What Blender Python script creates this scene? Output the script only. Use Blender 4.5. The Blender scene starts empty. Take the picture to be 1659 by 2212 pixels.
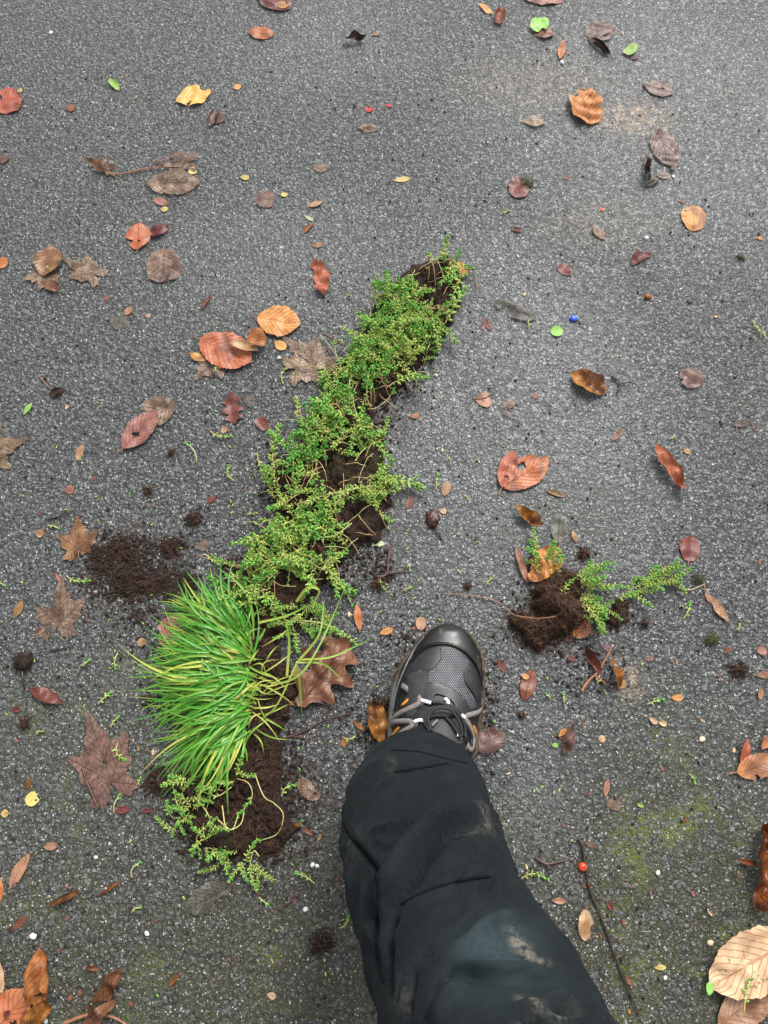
import bpy, math, random
import numpy as np
from mathutils import Vector, Matrix, noise
from mathutils.bvhtree import BVHTree
from mathutils.geometry import delaunay_2d_cdt
R = math.radians
C = bpy.context.scene.collection
sc = bpy.context.scene
random.seed(11)

# ------------------------------------------------------------------ camera, sky, sun, exposure
CAM_H, TILT, FPX = 1.05, R(20), 1662.0
cam = bpy.data.cameras.new('camera'); camo = bpy.data.objects.new('camera', cam); C.objects.link(camo)
camo.location = (0, 0, CAM_H); camo.rotation_euler = (TILT, 0, 0)
cam.sensor_fit = 'VERTICAL'; cam.sensor_height = 34.6; cam.lens = 26.0
cam.clip_start = 0.02; cam.clip_end = 500
sc.camera = camo
SUN_EL, SUN_ROT = R(52), R(25)
w = bpy.data.worlds.new('World'); sc.world = w; w.use_nodes = True
wn = w.node_tree.nodes; wl = w.node_tree.links; wn.clear()
sky = wn.new('ShaderNodeTexSky'); sky.sky_type = 'NISHITA'; sky.sun_disc = False
sky.sun_elevation = SUN_EL; sky.sun_rotation = SUN_ROT; sky.dust_density = 4; sky.air_density = 1
hs = wn.new('ShaderNodeHueSaturation'); hs.inputs['Saturation'].default_value = 0.16
bg = wn.new('ShaderNodeBackground'); bg.inputs['Strength'].default_value = 0.15
wo = wn.new('ShaderNodeOutputWorld')
wl.new(sky.outputs[0], hs.inputs['Color']); wl.new(hs.outputs[0], bg.inputs[0]); wl.new(bg.outputs[0], wo.inputs[0])
sl = bpy.data.lights.new('sun', 'SUN'); sl.energy = 1.5; sl.angle = R(16); sl.color = (1, .97, .92)
so = bpy.data.objects.new('sun', sl); C.objects.link(so)
so.rotation_euler = Vector((-math.sin(SUN_ROT)*math.cos(SUN_EL), -math.cos(SUN_ROT)*math.cos(SUN_EL), -math.sin(SUN_EL))).to_track_quat('-Z', 'Y').to_euler()
sc.view_settings.view_transform = 'Standard'; sc.view_settings.look = 'None'
sc.view_settings.exposure = 0.75; sc.view_settings.gamma = 1

# ------------------------------------------------------------------ helpers
CT, ST = math.cos(TILT), math.sin(TILT)
def ray(px, py):
    x, y = (px-829.5)/FPX, (1106-py)/FPX
    return Vector((x, y*CT+ST, y*ST-CT))
def at(px, py, h=0.0):
    d = ray(px, py); k = (h-CAM_H)/d.z
    return Vector((d.x*k, d.y*k, h))
CAMP = Vector((0, 0, CAM_H))
def mesh(name, v, f, m, parent=None, smooth=True, uv=None, attrs=None):
    me = bpy.data.meshes.new(name)
    me.from_pydata([tuple(p) for p in v], [], [tuple(q) for q in f])
    if smooth: me.polygons.foreach_set('use_smooth', [True]*len(me.polygons))
    if uv is not None:
        ul = me.uv_layers.new(name='UVMap')
        li = np.empty(len(me.loops), dtype=np.int32); me.loops.foreach_get('vertex_index', li)
        ul.data.foreach_set('uv', np.asarray(uv, dtype=np.float32)[li].ravel())
    for an, av in (attrs or {}).items():
        a = me.attributes.new(an, 'FLOAT', 'POINT'); a.data.foreach_set('value', np.asarray(av, dtype=np.float32))
    me.materials.append(m); me.update()
    o = bpy.data.objects.new(name, me); C.objects.link(o)
    if parent: o.parent = parent
    return o
def tag(o, label=None, cat=None, group=None, kind=None):
    if label: o['label'] = label
    if cat: o['category'] = cat
    if group: o['group'] = group
    if kind: o['kind'] = kind
    return o
def empty(name, loc=(0, 0, 0), rz=0):
    o = bpy.data.objects.new(name, None); C.objects.link(o); o.location = loc; o.rotation_euler = (0, 0, rz)
    o.empty_display_size = .03
    return o
def smooth_path(pts, n=6):
    P = [Vector(p) for p in pts]; out = []
    if len(P) < 3: return [P[0].lerp(P[-1], i/n) for i in range(n+1)]
    Q = [P[0]*2-P[1]] + P + [P[-1]*2-P[-2]]
    for i in range(1, len(Q)-2):
        a, b, c, d = Q[i-1:i+3]
        for k in range(n):
            t = k/n
            out.append(.5*((2*b)+(c-a)*t+(2*a-5*b+4*c-d)*t*t+(3*b-a-3*c+d)*t**3))
    out.append(P[-1]); return out
def tube(path, r, sides=6, r1=None, wob=0.0, caps=True):
    """vertices and faces of a tube along path"""
    V = []; F = []; n = len(path); r1 = r if r1 is None else r1
    up = Vector((0, 0, 1))
    for i, p in enumerate(path):
        t = (path[min(i+1, n-1)]-path[max(i-1, 0)])
        t = t.normalized() if t.length > 1e-9 else Vector((1, 0, 0))
        a = t.cross(up)
        if a.length < .05: a = t.cross(Vector((1, 0, 0)))
        a.normalize(); b = a.cross(t)
        rr = (r+(r1-r)*i/max(n-1, 1))*(1+wob*random.uniform(-1, 1))
        for k in range(sides):
            an = 2*math.pi*k/sides
            V.append(p+a*math.cos(an)*rr+b*math.sin(an)*rr)
    for i in range(n-1):
        for k in range(sides):
            k2 = (k+1) % sides
            F.append((i*sides+k, i*sides+k2, (i+1)*sides+k2, (i+1)*sides+k))
    if caps:
        F.append(tuple(range(sides))[::-1]); F.append(tuple((n-1)*sides+k for k in range(sides)))
    return V, F
class MB:
    def __init__(s): s.v = []; s.f = []; s.a = {}
    def add(s, V, F, **at_):
        o = len(s.v); s.v += list(V); s.f += [tuple(i+o for i in q) for q in F]
        for k, x in at_.items():
            l = s.a.setdefault(k, []); l += (list(x) if hasattr(x, '__len__') else [x]*len(V))
    def build(s, name, m, parent=None, smooth=True): return mesh(name, s.v, s.f, m, parent, smooth, attrs=s.a)
def fbm(x, y, z=0.0, o=3): return noise.fractal(Vector((x, y, z)), 1.0, 2.0, o)

# ------------------------------------------------------------------ node helpers
class NT:
    def __init__(s, name):
        s.m = bpy.data.materials.new(name); s.m.use_nodes = True
        s.t = s.m.node_tree; s.N = s.t.nodes; s.L = s.t.links; s.N.clear()
        s.out = s.N.new('ShaderNodeOutputMaterial'); s.b = s.N.new('ShaderNodeBsdfPrincipled')
        s.L.new(s.b.outputs[0], s.out.inputs[0])
    def put(s, i, v):
        if hasattr(v, 'is_linked') or hasattr(v, 'links'): s.L.new(v, i)
        elif isinstance(v, (tuple, list)) and len(v) == 3 and i.type == 'RGBA': i.default_value = (*v, 1)
        else: i.default_value = v
    def n(s, typ, ins=None, out=0, **props):
        x = s.N.new(typ)
        for k, v in props.items(): setattr(x, k, v)
        for k, v in (ins or {}).items(): s.put(x.inputs[k], v)
        return x.outputs[out]
    def M(s, op, a, b=0.0, c=None, clamp=False):
        ins = {0: a, 1: b}
        if c is not None: ins[2] = c
        return s.n('ShaderNodeMath', ins, operation=op, use_clamp=clamp)
    def mr(s, v, a, b, c=0.0, d=1.0, t='SMOOTHSTEP'):
        return s.n('ShaderNodeMapRange', {0: v, 1: a, 2: b, 3: c, 4: d}, interpolation_type=t)
    def mix(s, f, a, b):
        x = s.N.new('ShaderNodeMix'); x.data_type = 'RGBA'
        s.put(x.inputs[0], f); s.put(x.inputs[6], a); s.put(x.inputs[7], b); return x.outputs[2]
    def mixf(s, f, a, b):
        x = s.N.new('ShaderNodeMix'); x.data_type = 'FLOAT'
        s.put(x.inputs[0], f); s.put(x.inputs[2], a); s.put(x.inputs[3], b); return x.outputs[0]
    def obj(s, rnd=False):
        c = s.n('ShaderNodeTexCoord', out=3)
        if rnd:
            r = s.n('ShaderNodeObjectInfo', out=5)
            o = s.n('ShaderNodeCombineXYZ', {0: s.M('MULTIPLY', r, 31.7), 1: s.M('MULTIPLY', r, 17.3), 2: r})
            c = s.n('ShaderNodeVectorMath', {0: c, 1: o}, operation='ADD')
        return c
    def noise(s, co, scale, detail=4, rough=.55, dist=0, out=0):
        return s.n('ShaderNodeTexNoise', {'Vector': co, 'Scale': scale, 'Detail': detail, 'Roughness': rough, 'Distortion': dist}, out)
    def vor(s, co, scale, feature='F1', out=0, rnd=1.0):
        return s.n('ShaderNodeTexVoronoi', {'Vector': co, 'Scale': scale, 'Randomness': rnd}, out, feature=feature)
    def bump(s, h, strength=.5, dist=.001):
        b = s.N.new('ShaderNodeBump'); b.inputs['Strength'].default_value = strength; b.inputs['Distance'].default_value = dist
        s.put(b.inputs['Height'], h); s.L.new(b.outputs[0], s.b.inputs['Normal']); return b
    def set(s, **k):
        for a, v in k.items(): s.put(s.b.inputs[a.replace('_', ' ')], v)
        return s.m

# ------------------------------------------------------------------ ground
def ground_material():
    t = NT('wet_asphalt'); P0 = t.obj()
    wv = t.noise(P0, 60, 2, out=1)
    P = t.n('ShaderNodeVectorMath', {0: P0, 1: t.n('ShaderNodeVectorMath', {0: wv, 'Scale': .006}, operation='SCALE')}, operation='ADD')
    def blob(px, py, rx, ry, inner=0.2):
        c = at(px, py); k = 1662/1.12
        d = t.n('ShaderNodeVectorMath', {0: P0, 1: (c.x, c.y, 0)}, operation='SUBTRACT')
        d = t.n('ShaderNodeVectorMath', {0: d, 1: (k/rx, k/ry, 0)}, operation='MULTIPLY')
        l = t.n('ShaderNodeVectorMath', {0: d}, out=1, operation='LENGTH')
        return t.mr(l, inner, 1.0, 1.0, 0.0)
    def mx(*a):
        r = a[0]
        for q in a[1:]: r = t.M('MAXIMUM', r, q)
        return r
    big = t.noise(P0, 3.2, 4); mid = t.noise(P0, 14, 4); fine = t.noise(P0, 260, 3)
    d1 = t.vor(P, 150); c1 = t.vor(P, 150, out=1); e1 = t.vor(P, 150, 'DISTANCE_TO_EDGE')
    d2 = t.vor(P, 330); c2 = t.vor(P, 330, out=1)
    r1 = t.n('ShaderNodeSeparateColor', {0: c1}, 0); g1 = t.n('ShaderNodeSeparateColor', {0: c1}, 1)
    r2 = t.n('ShaderNodeSeparateColor', {0: c2}, 0); g2 = t.n('ShaderNodeSeparateColor', {0: c2}, 1)
    # pale chips of stone
    d3 = t.vor(P, 360); r3 = t.n('ShaderNodeSeparateColor', {0: t.vor(P, 360, out=1)}, 0); s3 = t.n('ShaderNodeSeparateColor', {0: t.vor(P, 360, out=1)}, 1)
    Pb = t.n('ShaderNodeVectorMath', {0: P, 1: (3.3, 1.7, 0)}, operation='ADD')
    d4 = t.vor(Pb, 190); r4 = t.n('ShaderNodeSeparateColor', {0: t.vor(Pb, 190, out=1)}, 0)
    ch3 = t.M('MULTIPLY', t.mr(r3, .76, .78), t.mr(t.M('SUBTRACT', d3, t.M('MULTIPLY', s3, .26)), .10, .20, 1, 0))
    ch4 = t.M('MULTIPLY', t.mr(r4, .965, .975), t.mr(d4, .18, .27, 1, 0))
    Pc = t.n('ShaderNodeVectorMath', {0: P, 1: (900, 420, 300)}, operation='MULTIPLY')
    d5 = t.vor(Pc, 1.0); r5 = t.n('ShaderNodeSeparateColor', {0: t.vor(Pc, 1.0, out=1)}, 0)
    ch5 = t.M('MULTIPLY', t.mr(r5, .93, .95), t.mr(d5, .25, .4, .8, 0))
    Pd = t.n('ShaderNodeVectorMath', {0: P, 1: (7.3, 2.7, 0)}, operation='ADD')
    d6 = t.vor(Pd, 120); r6 = t.n('ShaderNodeSeparateColor', {0: t.vor(Pd, 120, out=1)}, 0)
    ch6 = t.M('MULTIPLY', t.mr(r6, .972, .978), t.mr(t.M('ADD', d6, t.M('MULTIPLY', t.noise(P0, 500, 2), .25)), .26, .36, .8, 0))
    chips = t.M('MAXIMUM', t.M('MAXIMUM', ch3, ch6), t.M('MAXIMUM', ch4, ch5))
    # smooth, wet patches with sky sheen painted in and the mossy, rough ones
    film_sheen = mx(blob(1080, 900, 560, 800, .35), t.M('MULTIPLY', blob(1150, 1640, 130, 330, .1), .9), t.M('MULTIPLY', blob(620, 560, 520, 320), .75), t.M('MULTIPLY', blob(1420, 260, 720, 720, .3), .8), t.M('MULTIPLY', blob(700, 100, 400, 300), .6))
    film_sheen = t.M('MULTIPLY', film_sheen, t.mr(t.noise(P0, 5, 5, .65), .3, .62, .72, 1.0))
    film_sheen = t.M('ADD', t.M('MULTIPLY', film_sheen, .50), .34)
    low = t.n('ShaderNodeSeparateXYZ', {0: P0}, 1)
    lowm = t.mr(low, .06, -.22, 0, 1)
    film_sheen = t.M('MULTIPLY', film_sheen, t.M('SUBTRACT', 1.0, t.M('MULTIPLY', lowm, .7)))
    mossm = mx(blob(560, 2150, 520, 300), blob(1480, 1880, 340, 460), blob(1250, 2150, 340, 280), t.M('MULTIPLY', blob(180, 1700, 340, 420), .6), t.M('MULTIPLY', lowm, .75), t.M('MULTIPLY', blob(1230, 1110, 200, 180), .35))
    moss = t.M('MULTIPLY', mossm, t.mr(t.noise(P0, 45, 5, .7), .39, .52))
    moss = t.M('MULTIPLY', moss, t.mr(e1, .06, .24, 1.0, .05))
    mossv = t.mr(t.noise(P0, 9, 3), .5, .68)
    sand = mx(blob(1370, 255, 150, 90), t.M('MULTIPLY', blob(1150, 180, 330, 160), .35), t.M('MULTIPLY', blob(1300, 480, 250, 120), .22), t.M('MULTIPLY', blob(1360, 1470, 50, 60), 1.0))
    sand = t.M('MULTIPLY', sand, t.mr(t.noise(P0, 70, 5, .7), .38, .62))
    soil = mx(blob(300, 1245, 190, 175), blob(560, 1750, 250, 220, .3), t.M('MULTIPLY', blob(840, 880, 110, 130), .85), t.M('MULTIPLY', blob(1200, 1330, 170, 130), .8), t.M('MULTIPLY', blob(790, 1180, 180, 160), .45), t.M('MULTIPLY', blob(650, 1050, 220, 480), .25))
    soil = t.M('MULTIPLY', soil, t.mr(t.noise(P0, 55, 5, .75), .40, .60))
    base = t.mix(r2, (.038, .040, .041), (.100, .104, .104))
    base = t.mix(t.mr(r1, .75, .8), base, (.085, .084, .080))
    base = t.mix(t.M('MULTIPLY', t.mr(big, .35, .7), .35), base, (.075, .073, .068))
    crk = t.M('MULTIPLY', t.mr(e1, .03, .15, 1, 0), t.mr(t.noise(P0, 110, 3), .42, .56))
    crk2 = t.M('MULTIPLY', t.mr(t.vor(P, 260, 'DISTANCE_TO_EDGE'), .03, .13, 1, 0), t.mr(t.noise(P0, 150, 3), .46, .58))
    crk = t.M('MULTIPLY', t.M('MAXIMUM', crk, crk2), t.mixf(film_sheen, 1.0, .38))
    base = t.mix(t.M('MULTIPLY', film_sheen, .62), base, t.mix(t.noise(P0, 90, 3), (.070, .078, .080), (.092, .100, .102)))  # sky sheen of the wet patches painted as paler, bluish base colour
    base = t.mix(t.M('MULTIPLY', crk, .95), base, (.003, .003, .003))
    chipc = t.mix(g2, (.30, .29, .27), (.72, .72, .70))
    base = t.mix(t.M('MULTIPLY', soil, .75), base, (.022, .011, .007))
    base = t.mix(t.M('MULTIPLY', sand, .7), base, (.30, .22, .14))
    base = t.mix(t.M('MULTIPLY', moss, .85), base, t.mix(mossv, (.040, .042, .010), (.120, .160, .010)))
    base = t.mix(t.M('MULTIPLY', chips, t.M('MULTIPLY', t.mixf(film_sheen, .92, .55), t.mr(soil, .2, .9, .95, .4))), base, chipc)
    base = t.mix(t.M('MULTIPLY', t.M('MULTIPLY', lowm, .35), t.mr(t.noise(P0, 30, 5, .7), .35, .6)), base, (.050, .050, .022))  # mossy olive tint; also paints in the standing person's dark reflection
    dome1 = t.mr(d1, 0, .75, 1, 0); dome2 = t.mr(d2, 0, .8, 1, 0)
    h = t.M('ADD', t.M('MULTIPLY', dome1, t.M('ADD', t.M('MULTIPLY', g1, .9), .25)), t.M('MULTIPLY', dome2, .38))
    h = t.M('ADD', h, t.M('MULTIPLY', fine, .35))
    h = t.M('ADD', h, t.M('MULTIPLY', moss, t.M('MULTIPLY', t.noise(P0, 700, 2), .9)))
    h = t.M('SUBTRACT', h, t.M('MULTIPLY', crk, .8))
    h = t.M('MULTIPLY', h, t.mixf(film_sheen, 1.0, .40))
    t.bump(h, .85, .0028)
    rough = t.mixf(film_sheen, .40, .32)
    rough = t.M('ADD', rough, t.M('MULTIPLY', t.M('SUBTRACT', mid, .5), .20))
    rough = t.mixf(t.M('MAXIMUM', moss, t.M('MULTIPLY', soil, .8)), rough, .8)
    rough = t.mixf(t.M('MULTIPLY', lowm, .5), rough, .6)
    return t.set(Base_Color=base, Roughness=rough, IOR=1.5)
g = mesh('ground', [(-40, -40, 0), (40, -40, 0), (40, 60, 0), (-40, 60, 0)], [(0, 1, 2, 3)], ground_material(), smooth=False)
tag(g, 'wet dark grey asphalt flecked with pale chips', 'ground', kind='structure')

# ------------------------------------------------------------------ plain materials
def leaf_mat(name, c1, c2, c3=None, vein=.3, veinc=None, rough=.35, ghost=0.0, nveins=9, spots=.3):
    t = NT('leaf_'+name); P = t.obj(True)
    uv = t.n('ShaderNodeUVMap'); U = t.n('ShaderNodeSeparateXYZ', {0: uv}, 0); Vv = t.n('ShaderNodeSeparateXYZ', {0: uv}, 1)
    s = t.M('ABSOLUTE', Vv)
    lat = t.M('FRACT', t.M('SUBTRACT', t.M('MULTIPLY', U, nveins), t.M('MULTIPLY', s, nveins*.28)))
    lat = t.M('ABSOLUTE', t.M('SUBTRACT', lat, .5))
    vm = t.M('MAXIMUM', t.mr(lat, .04, .10, 1, 0), t.mr(s, .02, .06, 1.0, 0))
    n1 = t.noise(P, 55, 5, .6); n2 = t.noise(P, 420, 4, .65); n3 = t.noise(P, 24, 3)
    col = t.mix(t.mr(n1, .38, .62), c1, c2)
    if c3: col = t.mix(t.mr(n3, .52, .66), col, c3)
    col = t.mix(t.mr(n2, .56, .70, 0, spots), col, tuple(x*.25 for x in c1))
    vc = veinc or tuple(x*.35 for x in c1)
    col = t.mix(t.M('MULTIPLY', vm, vein), col, vc)
    r = t.n('ShaderNodeObjectInfo', out=5)
    col = t.n('ShaderNodeHueSaturation', {'Color': col, 'Hue': t.M('ADD', .49, t.M('MULTIPLY', r, .03)), 'Saturation': 1.0, 'Value': t.M('ADD', .66, t.M('MULTIPLY', r, .38))})
    h = t.M('ADD', t.M('MULTIPLY', vm, -.6), t.M('MULTIPLY', n1, .9)); h = t.M('ADD', h, t.M('MULTIPLY', n2, .35))
    sp = t.M('MULTIPLY', t.mr(t.noise(P, 95, 3, .6), .60, .66), t.mr(t.noise(P, 19, 2), .45, .6))
    col = t.mix(t.M('MULTIPLY', sp, .65), col, tuple(x*.22 for x in c1))
    t.bump(h, .8, .0014)
    t.set(Base_Color=col, Roughness=t.M('ADD', rough+.08, t.M('MULTIPLY', t.M('SUBTRACT', n1, .5), .3)), IOR=1.4)
    if ghost:
        tr = t.N.new('ShaderNodeBsdfTransparent'); ms = t.N.new('ShaderNodeMixShader')
        k = t.M('ADD', t.mr(t.noise(P, 130, 5, .7), .42, .62, 0, .55), ghost-.25)
        k = t.M('MULTIPLY', k, t.M('SUBTRACT', 1.0, t.M('MULTIPLY', vm, .7)), clamp=True)
        t.put(ms.inputs[0], k); t.L.new(t.b.outputs[0], ms.inputs[1]); t.L.new(tr.outputs[0], ms.inputs[2]); t.L.new(ms.outputs[0], t.out.inputs[0])
    return t.m
LM = dict(
 orange=leaf_mat('orange', (.46, .15, .04), (.60, .26, .09), (.28, .10, .04), .4),
 ltorange=leaf_mat('light_orange', (.60, .25, .07), (.68, .34, .13), (.42, .17, .06), .35, rough=.4),
 redorange=leaf_mat('red_orange', (.42, .10, .045), (.50, .17, .085), (.22, .075, .045), .4),
 rust=leaf_mat('rust', (.20, .055, .014), (.34, .11, .025), (.09, .025, .012), .4, rough=.22),
 brown=leaf_mat('brown', (.19, .080, .038), (.29, .14, .07), (.11, .045, .025), .45, rough=.28),
 purple=leaf_mat('purple_brown', (.14, .070, .056), (.21, .115, .092), (.10, .05, .04), .5, rough=.26, ghost=.08),
 maroon=leaf_mat('maroon', (.15, .035, .028), (.22, .06, .045), (.09, .03, .025), .4, rough=.25),
 ghost=leaf_mat('decayed', (.19, .115, .075), (.30, .20, .14), (.13, .075, .05), .7, rough=.3, ghost=.16, nveins=8),
 grey=leaf_mat('grey', (.085, .080, .060), (.15, .14, .11), None, .7, rough=.3, ghost=.15),
 tan=leaf_mat('tan', (.34, .17, .08), (.60, .40, .25), (.24, .11, .05), .4, veinc=(.3, .13, .07), rough=.4),
 pale=leaf_mat('pale', (.52, .29, .18), (.62, .39, .26), None, .7, veinc=(.36, .15, .09), rough=.45, spots=.2, nveins=11),
 pink=leaf_mat('pink', (.36, .15, .10), (.46, .22, .16), (.24, .10, .07), .55, rough=.32),
 dark=leaf_mat('dark', (.035, .018, .012), (.07, .03, .018), None, .3, rough=.25),
 yellow=leaf_mat('yellow', (.62, .48, .16), (.55, .38, .12), None, .3, rough=.4, spots=.1),
 green=leaf_mat('green', (.24, .46, .08), (.36, .56, .14), None, .3, veinc=(.5, .65, .25), rough=.35, spots=.05),
 palegreen=leaf_mat('pale_green', (.50, .58, .32), (.60, .66, .42), None, .3, rough=.4, spots=.1),
 red=leaf_mat('red', (.65, .02, .03), (.55, .03, .04), None, .1, rough=.3))
def simple(name, c1, c2, rough=.5, scale=80, bump=.4, bd=.001, **k):
    t = NT(name); P = t.obj(True); n = t.noise(P, scale, 5, .65)
    t.bump(t.noise(P, scale*3, 4, .7), bump, bd)
    t.set(Base_Color=t.mix(t.mr(n, .35, .65), c1, c2), Roughness=rough, **k); return t.m
TWIG = simple('twig_bark', (.05, .02, .015), (.11, .05, .035), .35, 150)
TWIGD = simple('dark_twig_bark', (.018, .011, .010), (.05, .028, .022), .35, 150)
STALK = simple('stalk', (.22, .09, .045), (.30, .13, .07), .35, 150)
def soil_mat():
    t = NT('peaty_soil'); P = t.obj(); n = t.noise(P, 90, 6, .75); n2 = t.noise(P, 420, 5, .8); n3 = t.noise(P, 22, 3)
    c = t.mix(t.mr(n, .35, .65), (.010, .0042, .0025), (.068, .026, .013))
    c = t.mix(t.mr(n2, .5, .7, 0, .7), c, (.115, .046, .023))
    c = t.mix(t.M('MULTIPLY', t.mr(n3, .56, .68), .5), c, (.050, .060, .010))
    t.bump(t.M('ADD', n2, n), 1.0, .008)
    return t.set(Base_Color=c, Roughness=.75)
SOIL = soil_mat()
def tint_mat(name, lo, hi, rough=.35, rnd=.2, sss=0, trans=0.0):
    t = NT(name); a = t.n('ShaderNodeAttribute', out=2, attribute_name='tint')
    r = t.n('ShaderNodeObjectInfo', out=5)
    c = t.mix(a, lo, hi)
    c = t.n('ShaderNodeHueSaturation', {'Color': c, 'Hue': t.M('ADD', .5-rnd*.05, t.M('MULTIPLY', r, rnd*.1)), 'Value': t.M('ADD', 1-rnd/2, t.M('MULTIPLY', r, rnd))})
    t.set(Base_Color=c, Roughness=rough)
    if trans:
        tl = t.N.new('ShaderNodeBsdfTranslucent'); t.put(tl.inputs[0], c)
        ms = t.N.new('ShaderNodeMixShader'); ms.inputs[0].default_value = trans
        t.L.new(t.b.outputs[0], ms.inputs[1]); t.L.new(tl.outputs[0], ms.inputs[2]); t.L.new(ms.outputs[0], t.out.inputs[0])
    return t.m
SEDUM = tint_mat('stonecrop', (.46, .58, .12), (.075, .34, .035), .33, .25, trans=.15)
STEM = tint_mat('stonecrop_stem', (.50, .28, .14), (.50, .56, .20), .4, .25)
GRASS = tint_mat('grass_blade', (.54, .54, .10), (.072, .30, .022), .35, .1, trans=.25)
ROOT = tint_mat('rootlet', (.024, .009, .005), (.19, .090, .045), .55, .2)
MOSS = tint_mat('moss', (.040, .035, .008), (.10, .14, .015), .7, .2)

# ------------------------------------------------------------------ leaves
def width_profile(kind, t):
    if kind == 'round': return math.sqrt(max(0, 1-(2*t-1)**2))**.85
    if kind == 'heart': return min(1, (math.sin(math.pi*min(1, t**.62))**.75))
    if kind == 'lance': return math.sin(math.pi*t**.9)**1.1
    if kind == 'oval': return math.sin(math.pi*t)**.75
    if kind == 'oak': return (math.sin(math.pi*t**.95)**.6)*(.72+.28*math.cos(t*math.pi*2*3.6+1.0))
    return math.sin(math.pi*t**.85)**.75     # ovate
def leaf_geo(kind, L, W, roll=0, bend=0, seed=0, tear=0.0, wave=1.0, side=0):
    rnd = random.Random(seed); so_ = rnd.uniform(0, 100)
    big = L > .035
    if kind == 'maple':
        nr, na = 10, 90; V = [(0, 0, 0)]; UV = [(0, 0)]
        lobes = [(0, 1.0, .58), (.95, .90, .55), (-.95, .90, .55), (1.9, .62, .52), (-1.9, .62, .52)]
        T = []
        for j in range(na):
            th = -2.6+5.2*j/(na-1); best = (.3, 0, .5); 
            for (l0, le, wd) in lobes:
                d = abs(th-l0)/wd
                r_ = le*(1-.50*min(1, d)**1.25)*(1+.09*math.cos(d*9.0)) if d < 1.25 else 0
                if r_ > best[0]: best = (r_, l0, wd)
            T.append((th, max(best[0], .25), best[1], best[2]))
        for i in range(1, nr+1):
            for (th, r_, l0, wd) in T:
                q = i/nr; rr = r_*(1+.035*noise.noise(Vector((th*9, so_, 0)))*2)*q
                x, y = rr*math.cos(th)*L*.95, rr*math.sin(th)*W*.60
                z = wave*.0020*noise.noise(Vector((x*55+so_, y*55, 0)))*1.5
                V.append((x, y, z)); UV.append((rr*math.cos(th-l0), rr*math.sin(th-l0)/.35))
        F = [(0, 1+j, 2+j) for j in range(na-1)]
        for i in range(nr-1):
            for j in range(na-1):
                a = 1+i*na+j; F.append((a, a+na, a+na+1, a+1))
    else:
        nu, nv = (34, 14) if big else (14, 6)
        V = []; UV = []; F = []
        cv = side
        for i in range(nu+1):
            t = i/nu; wd = width_profile(kind, t)*W/2
            if big and kind in ('ovate', 'round', 'heart'): wd *= 1+.075*((t*15) % 1-.5)
            wd *= 1+.10*noise.noise(Vector((t*5, so_, 0)))+.05*noise.noise(Vector((t*19, so_, 4)))
            for j in range(nv+1):
                s = -1+2*j/nv; d = s*wd
                if abs(roll) > .05:
                    rad = (W/2)/roll; an = d/rad; y, z = rad*math.sin(an), rad*(1-math.cos(an))
                else: y, z = d, 0
                x = L*t - .06*L*abs(s)*math.sin(math.pi*t)*(-1)
                z += wave*(.0020 if big else .0008)*noise.noise(Vector((x*60+so_, y*60, 0)))*2
                z += abs(s)*wd*.03*wave*(1 if i % 2 else .8)
                y += cv*L*math.sin(math.pi*t)*.5
                if abs(bend) > .05:
                    rb = L/bend; an = x/rb-bend*.5
                    z2 = z; x = L/2 + (abs(rb)*math.sin(abs(an))*math.copysign(1, an*rb)) - z2*math.sin(an)
                    z = rb*(1-math.cos(an)) + z2*math.cos(an)
                V.append((x, y, z)); UV.append((t, s))
        for i in range(nu):
            for j in range(nv):
                a = i*(nv+1)+j; F.append((a, a+1, a+nv+2, a+nv+1))
    if tear == 0 and big: tear = .05
    if tear:
        F = [f for f in F if noise.noise(Vector((sum(V[i][0] for i in f)/len(f)*45+so_, sum(V[i][1] for i in f)/len(f)*45, 7)))*1.6
             + (.35*max(abs(UV[f[0]][1]), 0) if kind != 'maple' else .2*math.hypot(*UV[f[0]])) < 1.0-tear]
    zs = [p[2] for p in V]; zm = min(zs)
    V = [(p[0], p[1], p[2]-zm) for p in V]
    return V, F, UV
LEAFSEED = [100]
def place_leaf(kind, b, tip, w, m, label, roll=0, bend=0, tear=0.0, z=.0012, stalk=None, wave=1.0, side=0, tiltx=0, name='fallen_leaf', cat='leaf', group='fallen leaves on the asphalt', h=0.0):
    LEAFSEED[0] += 1
    B = at(*b, h); T = at(*tip, h)
    d = T-B; L = d.length
    px, py = tip[0]-b[0], tip[1]-b[1]; q = math.hypot(px, py); nx, ny = -py/q*w/2, px/q*w/2
    mx_, my_ = (b[0]+tip[0])/2, (b[1]+tip[1])/2
    Wd = (at(mx_+nx, my_+ny, h)-at(mx_-nx, my_-ny, h)); dd = d.normalized()
    W = abs(Wd.x*-dd.y+Wd.y*dd.x)
    flatW = W if abs(roll) < 1.2 else W*min(abs(roll), 3.3)*.62
    V, F, UV = leaf_geo(kind, L, flatW, roll, bend, LEAFSEED[0], tear, wave, side)
    o = mesh(name, V, F, LM[m], uv=UV)
    o.location = (B.x, B.y, z+h); o.rotation_euler = (tiltx, 0, math.atan2(d.y, d.x))
    tag(o, label, cat, group)
    if stalk:
        rot = Matrix.Rotation(-math.atan2(d.y, d.x), 3, 'Z')
        P = [rot @ (at(*p, h)-B) + Vector((0, 0, .0012+.0008*i)) for i, p in enumerate(stalk)]
        V2, F2 = tube(smooth_path(P, 4), .0010, 5, .0007)
        mesh('stalk', V2, F2, STALK, o)
    return o
exec_leaf = place_leaf
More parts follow.
